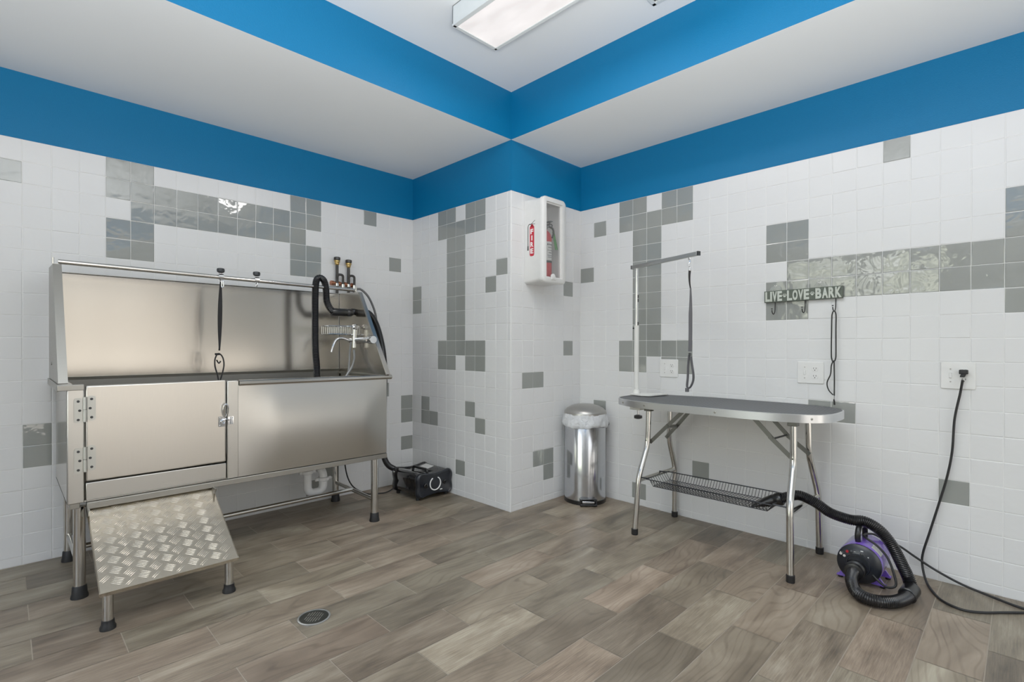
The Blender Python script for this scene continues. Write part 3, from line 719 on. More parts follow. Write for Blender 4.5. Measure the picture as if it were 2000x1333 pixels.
def hose_r(P, cuts, r):
    def f(i):
        p = P[i]
        for (lo, hi, rr) in cuts:
            if lo(p): return rr
        return r * (1.0 if i % 2 == 0 else 0.90)
    return f
mb = MB(); mb.tube(hp, lambda i: 0.0228 * (1.0 if i % 2 == 0 else 0.90), 14); hs = ob('air_hose', mb, 'hose_black', bd)
mb = MB(); mb.lathe([(0.0245, 0), (0.0265, 0.004), (0.0265, 0.10), (0.0235, 0.104), (0.0235, 0.112), (0.0265, 0.116), (0.0265, 0.14), (0.022, 0.150)], (1.562, 3.302, 1.347), 'X', 24); ob('hose_cuff', mb, 'plastic_black', hs)
mb = MB(); mb.tube(smooth_path([(2.11, 3.36, 0.06), (2.05, 3.40, 0.012), (1.98, 3.44, 0.008), (1.90, 3.46, 0.02), (1.80, 3.48, 0.10), (1.76, 3.50, 0.25), (1.76, 3.51, 0.5)], 0.02), 0.005, 8); ob('power_cord', mb, 'rubber_black', bd)

# ------------------------------------------------------------------ fire extinguisher cabinet on the pillar
cx0, cx1, cy0, cz0, cz1 = 2.535, 2.775, 2.262, 1.545, 2.125
cab = thing('fire_extinguisher_cabinet', 'white plastic fire extinguisher cabinet with clear window on the tiled pillar', 'cabinet', (2.655, 2.43, 1.545))
mb = MB()    # hollow box open at the front, rounded
ro = rrect(cx0, cx1, cz0 + 0.008, cz1 - 0.008, 0.030, 6); ri = rrect(cx0 + 0.008, cx1 - 0.008, cz0 + 0.016, cz1 - 0.016, 0.024, 6)
rings = []
for y, P in ((YB - 0.001, rrect(cx0, cx1, cz0, cz1, 0.02, 6)), (cy0 + 0.03, ro), (cy0 + 0.03, ri), (YB - 0.010, ri)): rings.append([mb.av((x, y, z)) for x, z in P])
for A, B in zip(rings, rings[1:]):
    for i in range(len(A)): mb.face((A[i], A[(i + 1) % len(A)], B[(i + 1) % len(A)], B[i]))
mb.face(rings[0][::-1]); mb.face(rings[-1])
ob('case', mb, 'cabinet_white', cab)
mb = MB(); rings = []
R1 = rrect(cx0 - 0.002, cx1 + 0.002, cz0, cz1, 0.034, 6); R2 = rrect(cx0 + 0.006, cx1 - 0.006, cz0 + 0.008, cz1 - 0.008, 0.03, 6)
Wi = rrect(cx0 + 0.034, cx1 - 0.036, cz0 + 0.036, cz1 - 0.034, 0.006, 6); Wj = rrect(cx0 + 0.042, cx1 - 0.044, cz0 + 0.044, cz1 - 0.042, 0.004, 6)
for y, P in ((cy0 + 0.032, R1), (cy0 + 0.008, R1), (cy0, R2), (cy0, Wi), (cy0 + 0.014, Wi), (cy0 + 0.016, Wj), (cy0 + 0.032, Wj), (cy0 + 0.032, R1)): rings.append([mb.av((x, y, z)) for x, z in P])
for A, B in zip(rings, rings[1:]):
    for i in range(len(A)): mb.face((A[i], A[(i + 1) % len(A)], B[(i + 1) % len(A)], B[i]))
fr = ob('door', mb, 'cabinet_white', cab, angle=50)
mb = MB(); mb.prism([(x, cy0 + 0.020, z) for x, z in rrect(cx0 + 0.036, cx1 - 0.038, cz0 + 0.038, cz1 - 0.036, 0.004, 3)], (0, 0.003, 0)); ob('window_pane', mb, 'glass_clear', fr)
mb = MB(); mb.lathe([(0.02, 0), (0.02, 0.012), (0.012, 0.016), (0, 0.016)], (cx0 + 0.10, cy0 + 0.006, cz0 + 0.044), n=16, rot=Matrix(((1, 0, 0), (0, 0, -1), (0, 1, 0)))); mb.box((cx0 + 0.08, cy0 - 0.006, cz0 + 0.022), (cx0 + 0.125, cy0 + 0.006, cz0 + 0.044)); ob('pull_lock', mb, 'cabinet_white', fr, bevel=0.003)
mb = MB(); mb.tube([(cx1, cy0 + 0.05, cz0 + 0.055), (cx1 + 0.035, cy0 + 0.05, cz0 + 0.057)], 0.007, 10); ob('hinge_pin', mb, 'cabinet_white', cab)
# decal on the side: an extinguisher drawing with FIRE down it
dx = cx0 - 0.0008
mb = MB(); dec = rrect(2.343, 2.384, 1.728, 1.935, 0.013, 5)
top = [(2.376, 1.930), (2.3725, 1.943), (2.355, 1.943), (2.351, 1.930)]
mb.prism([(dx, y, z) for y, z in dec], (0.0006, 0, 0)); mb.prism([(dx, y, z) for y, z in top], (0.0006, 0, 0))
dk = ob('fire_decal', mb, 'decal_red', cab)
mb = MB(); mb.ribbon(smooth_path([(dx, 2.368, 1.943), (dx, 2.388, 1.947), (dx, 2.399, 1.935), (dx, 2.400, 1.90), (dx, 2.400, 1.80), (dx, 2.400, 1.775)], 0.01), 0.005, (0, 1, 0.3), 0.0008); mb.prism([(dx, 2.405, 1.80), (dx, 2.395, 1.80), (dx, 2.394, 1.77), (dx, 2.406, 1.77)], (0.0006, 0, 0))
mb.ribbon([(dx, 2.37, 1.947), (dx, 2.335, 1.968)], 0.003, (0, 0.5, 1), 0.0008); mb.ribbon([(dx, 2.37, 1.947), (dx, 2.335, 1.942)], 0.003, (0, 0.5, 1), 0.0008)
ob('hose_drawing', mb, 'ink_black', dk)
mb = MB()
for i, ch in enumerate('FIRE'):
    w = 0.009 if ch == 'I' else 0.026
    tm, _ = text_mb(ch, 0.034, (dx - 0.0003, 2.3635 + w / 2, 1.878 - 0.044 * i), (0, -1, 0), (0, 0, 1), 0.0006, bold=0.03, fit=w); ob('letter', tm, 'ink_white', dk)
# extinguisher inside
ex = thing('fire_extinguisher', 'red fire extinguisher with white label inside the clear fronted cabinet', 'fire extinguisher', (2.654, 2.350, 1.562))
ec = (2.654, 2.350)
mb = MB().lathe([(0.042, 1.562), (0.046, 1.57), (0.046, 1.86), (0.042, 1.885), (0.028, 1.907), (0.016, 1.917), (0.014, 1.93)], (ec[0], ec[1], 0), n=32); cyl = ob('cylinder', mb, 'fire_red', ex)
mb = MB().lathe([(0.0465, 1.705), (0.0465, 1.835)], (ec[0], ec[1], 0), n=32, cap=False); lb = ob('instruction_label', mb, 'label_paper', cyl)
mb = MB()
for zz, w in ((1.815, 0.9), (1.795, 0.6), (1.775, 0.8), (1.758, 0.5), (1.74, 0.8), (1.728, 0.7)):
    for q in range(5):
        a = -PI / 2 + w * (q - 2) * 0.25
        p0 = (ec[0] + 0.0472 * math.cos(a - 0.07), ec[1] + 0.0472 * math.sin(a - 0.07)); p1 = (ec[0] + 0.0472 * math.cos(a + 0.07), ec[1] + 0.0472 * math.sin(a + 0.07)); hz = 0.004 if zz < 1.81 else 0.010
        mb.poly([(p0[0], p0[1], zz - hz / 2), (p1[0], p1[1], zz - hz / 2), (p1[0], p1[1], zz + hz / 2), (p0[0], p0[1], zz + hz / 2)])
ob('label_print', mb, 'ink_black', lb)
mb = MB().lathe([(0.0468, 1.690), (0.0468, 1.706)], (ec[0], ec[1], 0), n=32, cap=False); ob('band', mb, 'ink_black', cyl)
mb = MB(); mb.lathe([(0.017, 1.925), (0.017, 1.95), (0.010, 1.955)], (ec[0], ec[1], 0), n=16); mb.box((ec[0] - 0.01, ec[1] - 0.045, 1.950), (ec[0] + 0.01, ec[1] + 0.05, 1.957)); mb.box((ec[0] - 0.01, ec[1] - 0.06, 1.968), (ec[0] + 0.01, ec[1] + 0.04, 1.975)); mb.tube(smooth_path([(ec[0] + 0.02, ec[1] - 0.02, 1.97), (ec[0] + 0.04, ec[1] - 0.03, 1.955), (ec[0] + 0.02, ec[1] - 0.035, 1.93)], 0.005), 0.004, 8); mb.tube(smooth_path([(ec[0], ec[1] - 0.03, 1.94), (ec[0] + 0.018, ec[1] - 0.05, 1.93), (ec[0] + 0.025, ec[1] - 0.055, 1.90), (ec[0] + 0.01, ec[1] - 0.055, 1.86)], 0.006), 0.006, 8)
ob('valve_handle', mb, 'ink_black', ex)
mb = MB(); mb.prism([(2.668, 2.298, 1.905), (2.692, 2.300, 1.908), (2.736, 2.304, 1.79), (2.706, 2.302, 1.785)], (0, 0.0015, 0)); mb.tube(smooth_path([(2.662, 2.34, 1.94), (2.670, 2.31, 1.93), (2.680, 2.299, 1.900)], 0.006), 0.0015, 6); ob('inspection_tag', mb, 'tag_green', ex)

# ------------------------------------------------------------------ pedal bin in the corner
tc_ = (2.998, 2.262); fw = Vector((-0.707, -0.707, 0))
can = thing('pedal_bin', 'round stainless steel pedal bin with domed lid in the corner by the pillar', 'bin', (tc_[0], tc_[1], 0))
mb = MB().lathe([(0.143, 0.02), (0.148, 0.024), (0.148, 0.60), (0.145, 0.604), (0.140, 0.604), (0.140, 0.1), (0, 0.1)], (*tc_, 0), n=72); ob('body', mb, 'steel_can', can)
mb = MB().lathe([(0.150, 0), (0.151, 0.012), (0.151, 0.026), (0.147, 0.030)], (*tc_, 0), n=72); ob('base_ring', mb, 'plastic_black', can)
mb = MB().lathe([(0.150, 0.626), (0.153, 0.628), (0.153, 0.640), (0.147, 0.652), (0.130, 0.670), (0.100, 0.686), (0.060, 0.696), (0.0, 0.699)], (*tc_, 0), n=72); ob('lid', mb, 'steel_lid', can, angle=30)
Mz = Matrix.Translation((tc_[0], tc_[1], 0)) @ Matrix.Rotation(math.radians(-135), 4, 'Z')   # local +X points to the room
mb = MB(); mb.m = Mz
P = fillet([(0.145, -0.058, 0.045), (0.176, -0.056, 0.045), (0.176, -0.056, 0.012), (0.176, 0.056, 0.012), (0.176, 0.056, 0.045), (0.145, 0.058, 0.045)], 0.012)
mb.box((0.140, -0.052, 0.046), (0.180, 0.052, 0.054)); mb.box((0.172, -0.060, 0.006), (0.186, 0.060, 0.020)); mb.box((0.150, -0.060, 0.006), (0.184, -0.048, 0.054)); mb.box((0.150, 0.048, 0.006), (0.184, 0.060, 0.054))
pd = ob('pedal', mb, 'plastic_black', can, bevel=0.005, seg=3)
mb = MB(); mb.m = Mz; mb.prism([(0.152, -0.046, 0.026), (0.177, -0.044, 0.022), (0.177, 0.044, 0.022), (0.152, 0.046, 0.026)], (0, 0, 0.016)); ob('pedal_plate', mb, 'steel_can', pd, bevel=0.003)
mb = MB(); q = Vector((tc_[0], tc_[1], 0)); rt = Vector((0.707, -0.707, 0))
mb.tube(smooth_path([q + rt * 0.140 + Vector((0.01, 0.01, 0.585)), q + rt * 0.158 + Vector((0.0, 0, 0.575)), q + rt * 0.166 + Vector((-0.012, -0.012, 0.555)), q + rt * 0.150 + Vector((-0.02, -0.02, 0.545))], 0.005), 0.008, 10); ob('carry_handle', mb, 'plastic_black', can)
# liner folded over the rim
bl = MB(); NR = 120; rg2 = random.Random(5); rings = []
for j in range(9):
    t = j / 8; z = 0.634 - 0.092 * t; ring = []
    for i in range(NR):
        a = 2 * PI * i / NR
        wob = 0.0030 * math.sin(7 * a + 5 * t) + 0.0022 * math.sin(17 * a + 3 * t * t) + 0.0015 * math.sin(31 * a - 4 * t)
        r = 0.1525 + 0.0125 * math.sin(PI * 0.5 * min(1, t * 1.25)) - (0.007 if j == 8 else 0) + wob * (0.3 + t)
        ring.append(bl.av((tc_[0] + r * math.cos(a), tc_[1] + r * math.sin(a), z + 0.005 * math.sin(3 * a + 1) * t + 0.002 * math.sin(11 * a) * t)))
    rings.append(ring)
for A, B in zip(rings, rings[1:]):
    for i in range(NR): bl.face((A[i], A[(i + 1) % NR], B[(i + 1) % NR], B[i]))
tag(ob('bin_liner', bl, 'bag_film', angle=80), 'translucent white bin bag folded over the steel pedal bin rim', 'bin liner')

# ------------------------------------------------------------------ folding grooming table
gt = thing('grooming_table', 'folding dog grooming table with black studded top and bent steel legs', 'table', (2.85, 1.215, 0))
OUT = []
tx0, tx1, ty0, ty1 = 2.562, 3.135, 0.625, 1.805
def table_outline(inset=0.0, n=64):
    P = []; cx, cy = (tx0 + tx1) / 2, (ty0 + ty1) / 2; A, B = (tx1 - tx0) / 2 - inset, (ty1 - ty0) / 2 - inset
    for k in range(n * 2):
        t = 2 * PI * k / (n * 2); c, s = math.cos(t), math.sin(t)
        y = B * math.copysign(abs(s) ** (2 / 3.4), s); x = A * math.copysign(abs(c) ** (2 / 3.0), c)
        P.append((cx + x, cy + y))
    return P
mb = MB(); mb.prism([(x, y, 0.766) for x, y in table_outline(0.004)], (0, 0, 0.030)); ob('tabletop', mb, 'powder_white', gt)
mb = MB(); mb.prism([(x, y, 0.796) for x, y in table_outline(0.004)], (0, 0, 0.0035)); ob('rubber_mat', mb, 'mat_rubber', gt)
mb = MB(); o1 = table_outline(0.0); o2 = table_outline(0.006); rings = []
for P, z in ((o2, 0.762), (o1, 0.763), (o1, 0.800), (o2, 0.802), (o2, 0.796)): rings.append([mb.av((x, y, z)) for x, y in P])
for A, B in zip(rings, rings[1:]):
    for i in range(len(A)): mb.face((A[i], A[(i + 1) % len(A)], B[(i + 1) % len(A)], B[i]))
eb = ob('edge_band', mb, 'aluminium', gt)
cxm, cym = (tx0 + tx1) / 2, (ty0 + ty1) / 2
mb = MB()
for yy in (0.70, 1.12, 1.52, 1.70):
    j = min(range(len(o1)), key=lambda i: abs(o1[i][1] - yy) + (10 if o1[i][0] > cxm else 0)); p = o1[j]
    mb = MB().lathe([(0.006, -0.001), (0.006, 0.002), (0.003, 0.003), (0, 0.002)], (p[0], p[1], 0.782), n=10, rot=Matrix(((0, 0, -1), (1, 0, 0), (0, -1, 0)))); ob('rim_screw', mb, 'steel_dull', eb)
LEGS = {'nl': [(2.795, 1.625, 0.765), (2.785, 1.628, 0.515), (2.692, 1.632, 0.338), (2.652, 1.634, 0.0)],
        'fl': [(3.040, 1.615, 0.765), (3.034, 1.620, 0.525), (3.122, 1.622, 0.320), (3.118, 1.622, 0.0)],
        'nr': [(2.785, 0.815, 0.765), (2.780, 0.812, 0.530), (2.672, 0.796, 0.350), (2.640, 0.782, 0.0)],
        'fr': [(3.020, 0.812, 0.765), (3.022, 0.808, 0.545), (3.108, 0.786, 0.326), (3.118, 0.780, 0.0)]}
for kx, P in LEGS.items():
    P2 = [P[0], P[1], P[2], (P[3][0], P[3][1], 0.012)]
    mb = MB(); mb.tube(fillet(P2, 0.05, 6), 0.0165, 18); mb.lathe([(0.004, -0.0175), (0.004, 0.0175)], (P[1][0], P[1][1], P[1][2] + 0.03), 'X', 8, mi=1)
    lg = ob('leg', mb, ['steel_tube', 'slot_dark'], gt)
    mb = MB().lathe([(0.0185, 0), (0.0195, 0.004), (0.0195, 0.034), (0.0175, 0.036)], (P[3][0], P[3][1], 0), n=18); ob('rubber_foot', mb, 'rubber_black', lg)
    mb = MB(); mb.box((P[0][0] - 0.022, P[0][1] - 0.022, 0.722), (P[0][0] + 0.022, P[0][1] + 0.022, 0.766)); ob('leg_bracket', mb, 'dark_metal', gt, bevel=0.003)
def brace(a, m, b, dxo=0.0):
    mb = MB(); a, m, b = Vector(a), Vector(m), Vector(b)
    for p, q in ((a, m), (m, b)):
        d = (q - p).normalized(); w = Vector((1, 0, 0)).cross(d).normalized() * 0.011; e = d * 0.012
        mb.prism([p - e + w, q + e + w, q + e - w, p - e - w], (0.004 if p is a else -0.004, 0, 0))
    mb.lathe([(0.009, -0.007), (0.009, 0.007)], m, 'X', 12); mb.lathe([(0.007, -0.007), (0.007, 0.007)], b, 'X', 12)
    return mb
ob('brace', brace((2.812, 1.385, 0.765), (2.808, 1.511, 0.640), (2.804, 1.612, 0.538)), 'dark_metal', gt)
ob('brace', brace((3.018, 1.430, 0.765), (3.016, 1.560, 0.610), (3.013, 1.620, 0.540)), 'dark_metal', gt)
ob('brace', brace((2.804, 1.035, 0.765), (2.800, 0.922, 0.646), (2.796, 0.815, 0.550)), 'dark_metal', gt)
ob('brace', brace((2.998, 1.025, 0.765), (2.996, 0.907, 0.640), (2.998, 0.806, 0.558)), 'dark_metal', gt)
for ya, yb_ in ((1.511, 1.562), (0.922, 0.907)):
    mb = MB(); mb.tube([(2.808, ya, 0.640), (3.016, yb_, 0.612 if ya > 1 else 0.640)], 0.005 if ya < 1 else 0.011, 10); ob('brace_link', mb, 'dark_metal' if ya > 1 else 'wire_grey', gt)
for kA, kB in (('nl', 'fl'), ('nr', 'fr')):
    A, B = LEGS[kA], LEGS[kB]; mb = MB(); mb.tube([(A[2][0] - 0.002, A[2][1], 0.315), (B[2][0], B[2][1], 0.315)], 0.0125, 12); ob('stretcher', mb, 'steel_tube', gt)
# wire shelf basket
mb = MB(); bx0, bx1, by0, by1, bz1, bz0 = 2.690, 2.950, 0.885, 1.580, 0.332, 0.290; ins = 0.028
mb.tube([(bx0, by0, bz1), (bx1, by0, bz1), (bx1, by1, bz1), (bx0, by1, bz1)], 0.0032, 8, True); mb.tube([(bx0 + ins, by0 + ins, bz0), (bx1 - ins, by0 + ins, bz0), (bx1 - ins, by1 - ins, bz0), (bx0 + ins, by1 - ins, bz0)], 0.0024, 6, True)
ny = 38
for k in range(ny + 1):
    y = by0 + ins + (by1 - by0 - 2 * ins) * k / ny
    mb.tube(fillet([(bx0, y, bz1), (bx0 + ins, y, bz0), (bx1 - ins, y, bz0), (bx1, y, bz1)], 0.008, 3), 0.0015, 5)
for k in range(9):
    x = bx0 + ins + (bx1 - bx0 - 2 * ins) * k / 8; mb.tube(fillet([(x, by0, bz1), (x, by0 + ins, bz0), (x, by1 - ins, bz0), (x, by1, bz1)], 0.008, 3), 0.0015, 5)
for k in range(ny):
    y = by0 + ins + (by1 - by0 - 2 * ins) * k / ny; y2 = y + (by1 - by0 - 2 * ins) / ny; mb.tube([(bx0, y2, bz1), (bx0 + ins, y, bz0)], 0.0013, 4)
for y, yl in ((by0, 0.80), (by1, 1.628)): mb.tube([(bx0 + 0.02, y, bz1), (bx0 + 0.02, yl, 0.33)], 0.004, 6); mb.tube([(bx1 - 0.02, y, bz1), (bx1 - 0.02, yl, 0.33)], 0.004, 6)
ob('wire_basket', mb, 'wire_grey', gt)

# grooming arm clamped to the left end of the table
px, py = 2.903, 1.779
arm = thing('grooming_gallows', 'grey gallows post with top bar clamped to one end of the grooming table', 'grooming post', (px, py, 0.80))
mb = MB(); mb.tube([(px, py, 0.808), (px, py, 1.252)], 0.0150, 20); ob('lower_sleeve', mb, 'powder_white', arm)
mb = MB(); mb.tube([(px, py, 1.25), (px, py, 1.622)], 0.0105, 16)
ob('upper_post', mb, 'chrome', arm)
for z in (1.44, 1.415, 1.265): mb = MB(); mb.box((px - 0.004, py - 0.0125, z - 0.010), (px + 0.004, py - 0.008, z + 0.010)); ob('stop_pin', mb, 'ink_black', arm)
mb = MB().lathe([(0.006, 0), (0.006, 0.012)], (px - 0.014, py + 0.016, 1.235), 'X', 10); ob('set_screw', mb, 'ink_black', arm)
mb = MB(); mb.prism([(2.86, 1.800, 0.8035), (2.84, 1.71, 0.8035), (2.87, 1.655, 0.8035), (3.03, 1.63, 0.8035), (3.05, 1.655, 0.8035), (2.96, 1.80, 0.8035)], (0, 0, 0.010)); mb.box((2.875, 1.785, 0.715), (2.935, 1.812, 0.812)); mb.lathe([(0.024, 0.81), (0.020, 0.83), (0.016, 0.84)], (px, py, 0), n=20)
mb.box((2.875, 1.735, 0.708), (2.935, 1.812, 0.722))
clp = ob('table_clamp', mb, 'powder_white', arm, bevel=0.003)
mb = MB(); mb.tube([(2.90, 1.765, 0.655), (2.90, 1.765, 0.760)], 0.006, 10); mb.lathe([(0.014, 0), (0.014, 0.006)], (2.90, 1.765, 0.752), n=14); sc = ob('clamp_screw', mb, 'chrome', arm)
mb = MB().lathe([(0.010, 0), (0.027, 0.006), (0.027, 0.022), (0.012, 0.028)], (2.90, 1.765, 0.648), n=7); ob('knob', mb, 'knob_dark', sc)
a = Vector((2.915, 1.818, 1.634)); b = Vector((2.728, 1.285, 1.634)); d = (b - a).normalized(); w = Vector((-d.y, d.x, 0)) * 0.0105
mb = MB(); mb.prism([a + w - Vector((0, 0, 0.0115)), a - w - Vector((0, 0, 0.0115)), a - w + Vector((0, 0, 0.0115)), a + w + Vector((0, 0, 0.0115))], b - a); brm = ob('top_bar', mb, 'grey_post', arm, bevel=0.002)
mb = MB(); q = b + d * 0.0002; mb.prism([q + w * 1.03 - Vector((0, 0, 0.012)), q - w * 1.03 - Vector((0, 0, 0.012)), q - w * 1.03 + Vector((0, 0, 0.012)), q + w * 1.03 + Vector((0, 0, 0.012))], d * 0.008); ob('end_plug', mb, 'knob_dark', brm); mb = MB(); mb.prism([a + w - Vector((0, 0, 0.012)), a - w - Vector((0, 0, 0.012)), a - w + Vector((0, 0, 0.012)), a + w + Vector((0, 0, 0.012))], -d * 0.006); ob('end_plug', mb, 'knob_dark', brm)
e = a.lerp(b, 0.885)
mb = MB(); mb.tube(smooth_path([e + Vector((0.008, 0.008, -0.010)), e + Vector((0.006, 0.006, -0.022)), e + Vector((0, 0, -0.028)), e + Vector((-0.006, -0.006, -0.022)), e + Vector((-0.008, -0.008, -0.010))], 0.003), 0.0025, 8); ob('eyelet', mb, 'chrome', brm)

# grooming loop hanging from the arm
gl = thing('grooming_loop', 'grey and black webbing grooming loop hanging from the grooming arm', 'grooming loop', tuple(e + Vector((0, 0, -0.03))))
sd = Vector((0.707, -0.707, 0)); fd = Vector((0.707, 0.707, 0))
def gp(s, z, f=0.0): return e + sd * s + fd * f + Vector((0, 0, z))
mb = MB(); mb.tube(smooth_path([gp(0, -0.024), gp(0.004, -0.034), gp(-0.002, -0.05), gp(0.003, -0.066), gp(0.004, -0.076)], 0.004), lambda i: 0.0032 if i % 3 else 0.0042, 8); mb.lathe([(0.004, 0), (0.006, 0.006), (0.004, 0.014)], gp(0.003, -0.088), n=10); ob('snap_hook', mb, 'chrome', gl)
mb = MB(); mb.ribbon(smooth_path([gp(0.003, -0.086), gp(0.001, -0.12), gp(0.003, -0.16), gp(0.008, -0.19)], 0.01), lambda t: 0.014 - 0.007 * t, sd, 0.0025); ob('webbing', mb, 'strap_black', gl)
mb = MB(); mb.ribbon(smooth_path([gp(0.008, -0.185), gp(0.009, -0.25), gp(0.008, -0.35), gp(0.008, -0.45), gp(0.006, -0.545)], 0.02), lambda t: 0.008 + 0.013 * min(1, t * 2.5), sd, 0.0028); ob('webbing', mb, 'strap_grey', gl)
mb = MB(); mb.box(tuple(gp(0.0, -0.562) - Vector((0.008, 0.008, 0.010))), tuple(gp(0.012, -0.562) + Vector((0.008, 0.008, 0.010)))); ob('slider', mb, 'knob_dark', gl, bevel=0.002)
mb = MB(); mb.ribbon(smooth_path([gp(0.002, -0.565), gp(-0.004, -0.62), gp(-0.006, -0.69), gp(-0.010, -0.745), gp(0.004, -0.752), gp(0.022, -0.72), gp(0.026, -0.68), gp(0.016, -0.61), gp(0.011, -0.565)], 0.012), 0.019, fd * 0.6 + sd * 0.8, 0.0032)
mb.box(tuple(gp(-0.010, -0.762) - Vector((0.008, 0.008, 0.012))), tuple(gp(-0.010, -0.762) + Vector((0.008, 0.008, 0.010)))); ob('noose', mb, 'strap_grey', gl)

# ------------------------------------------------------------------ wall sign with hooks
sg = thing('hook_sign', 'dark green hook board reading LIVE LOVE BARK on the right wall', 'sign', (XR - 0.02, 0.88, 1.41))
# board corners (y, z)
yl0, yl1 = 1.077, 0.683; th = math.atan2(1.4425 - 1.439, 0.394)
uy = Vector((0, -math.cos(th), math.sin(th))); uz = Vector((0, math.sin(th), math.cos(th)))
B0 = Vector((XR - 0.020, yl0, 1.3725)); Wb, Hb = 0.394, 0.0665
mb = MB(); mb.prism([B0, B0 + uy * Wb, B0 + uy * Wb + uz * Hb, B0 + uz * Hb], (0.012, 0, 0)); bd2 = ob('board', mb, 'sign_green', sg, bevel=0.001)
mb = MB(); fo = Vector((-0.0005, 0, 0))
for wd, u0, u1 in (('LIVE', 0.006, 0.098), ('LOVE', 0.122, 0.236), ('BARK', 0.265, 0.390)):
    nL = len(wd); tot = u1 - u0; ws = [{'I': 0.45}.get(c, 1.0) for c in wd]; S = sum(ws); gap = 0.0022; acc = u0
    for c, wv_ in zip(wd, ws):
        w = tot * wv_ / S; tm, _ = text_mb(c, Hb * 0.86, B0 + uy * (acc + gap / 2) + uz * (Hb * 0.07) + fo, uy, uz, 0.004, bold=0.045, fit=w - gap); ob('letter', tm, 'letter_grey', bd2); acc += w
for uc in (0.110, 0.250):
    mb = MB(); c0 = B0 + uy * uc + uz * (Hb * 0.52) + fo
    def blob(o, r, sx=1.0):
        P = [c0 + uy * (o[0] + r * sx * math.cos(2 * PI * k / 14)) + uz * (o[1] + r * math.sin(2 * PI * k / 14)) for k in range(14)]
        mb.prism(P, (-0.002, 0, 0))
    blob((0, -0.004), 0.0058, 1.15)
    for ox, oz in ((-0.0085, 0.002), (-0.0035, 0.0075), (0.0035, 0.0075), (0.0085, 0.002)): blob((ox, oz), 0.0030)
    ob('paw_print', mb, 'letter_grey', bd2)
for uc in (0.057, 0.213, 0.360):
    base = B0 + uy * uc
    mb = MB(); X = XR - 0.012
    mb.tube(smooth_path([(X, base.y, base.z + 0.012), (X - 0.002, base.y, base.z - 0.02), (X - 0.006, base.y, base.z - 0.052), (X - 0.020, base.y + 0.002, base.z - 0.070), (X - 0.034, base.y + 0.005, base.z - 0.060), (X - 0.037, base.y + 0.006, base.z - 0.042)], 0.005), 0.0028, 8)
    mb.lathe([(0.0045, -0.002), (0.0045, 0.003), (0, 0.004)], (X - 0.037, base.y + 0.006, base.z - 0.040), n=8); ob('hook', mb, 'ink_black', sg)
for y, z in ((1.020, 1.440), (0.791, 1.443)):
    mb = MB(); mb.lathe([(0.034, 0.0), (0.033, 0.003), (0.018, 0.008), (0.009, 0.010), (0.009, 0.016), (0, 0.016)], (XR - 0.0005, y, z), n=28, rot=Matrix(((0, 0, -1), (1, 0, 0), (0, -1, 0)))); ob('suction_cup', mb, 'suction_clear', sg)
# thin black slip lead on the third hook
hk = B0 + uy * 0.360; Xk = XR - 0.034
def lp_(dy, z, dx=0.0): return (Xk + dx, hk.y + dy, z)
mb = MB(); mb.tube(smooth_path([lp_(0.003, 1.308), lp_(0.012, 1.29), lp_(0.014, 1.20), lp_(0.014, 1.06), lp_(0.004, 1.040), lp_(-0.006, 1.06), lp_(-0.006, 1.20), lp_(-0.006, 1.29)], 0.008, True), 0.0034, 8, True)
sl = thing('slip_lead', 'thin black cord slip lead hanging from the third hook of the sign', 'dog lead', (Xk, hk.y, 1.31))
ob('cord', mb, 'ink_black', sl)
mb = MB(); mb.tube(smooth_path([lp_(0.002, 1.045), lp_(0.014, 1.02), lp_(0.018, 0.97), lp_(0.034, 0.925), lp_(0.026, 0.885), lp_(0.002, 0.857)], 0.008), 0.0032, 8); mb.tube([lp_(0.002, 1.045), lp_(0.000, 0.95), lp_(0.000, 0.857)], 0.0034, 8); ob('loop', mb, 'ink_black', sl)
mb = MB(); mb.tube([lp_(0.0, 0.835), lp_(0.0, 0.857)], 0.0025, 8); mb.lathe([(0.004, -0.006), (0.004, 0.006)], lp_(0.0, 0.832), n=8); ob('metal_clip', mb, 'chrome', sl)
mb = MB(); mb.tube([lp_(-0.001, 0.808), lp_(0.001, 0.838)], 0.0045, 8); ob('end_tab', mb, 'strap_black', sl)

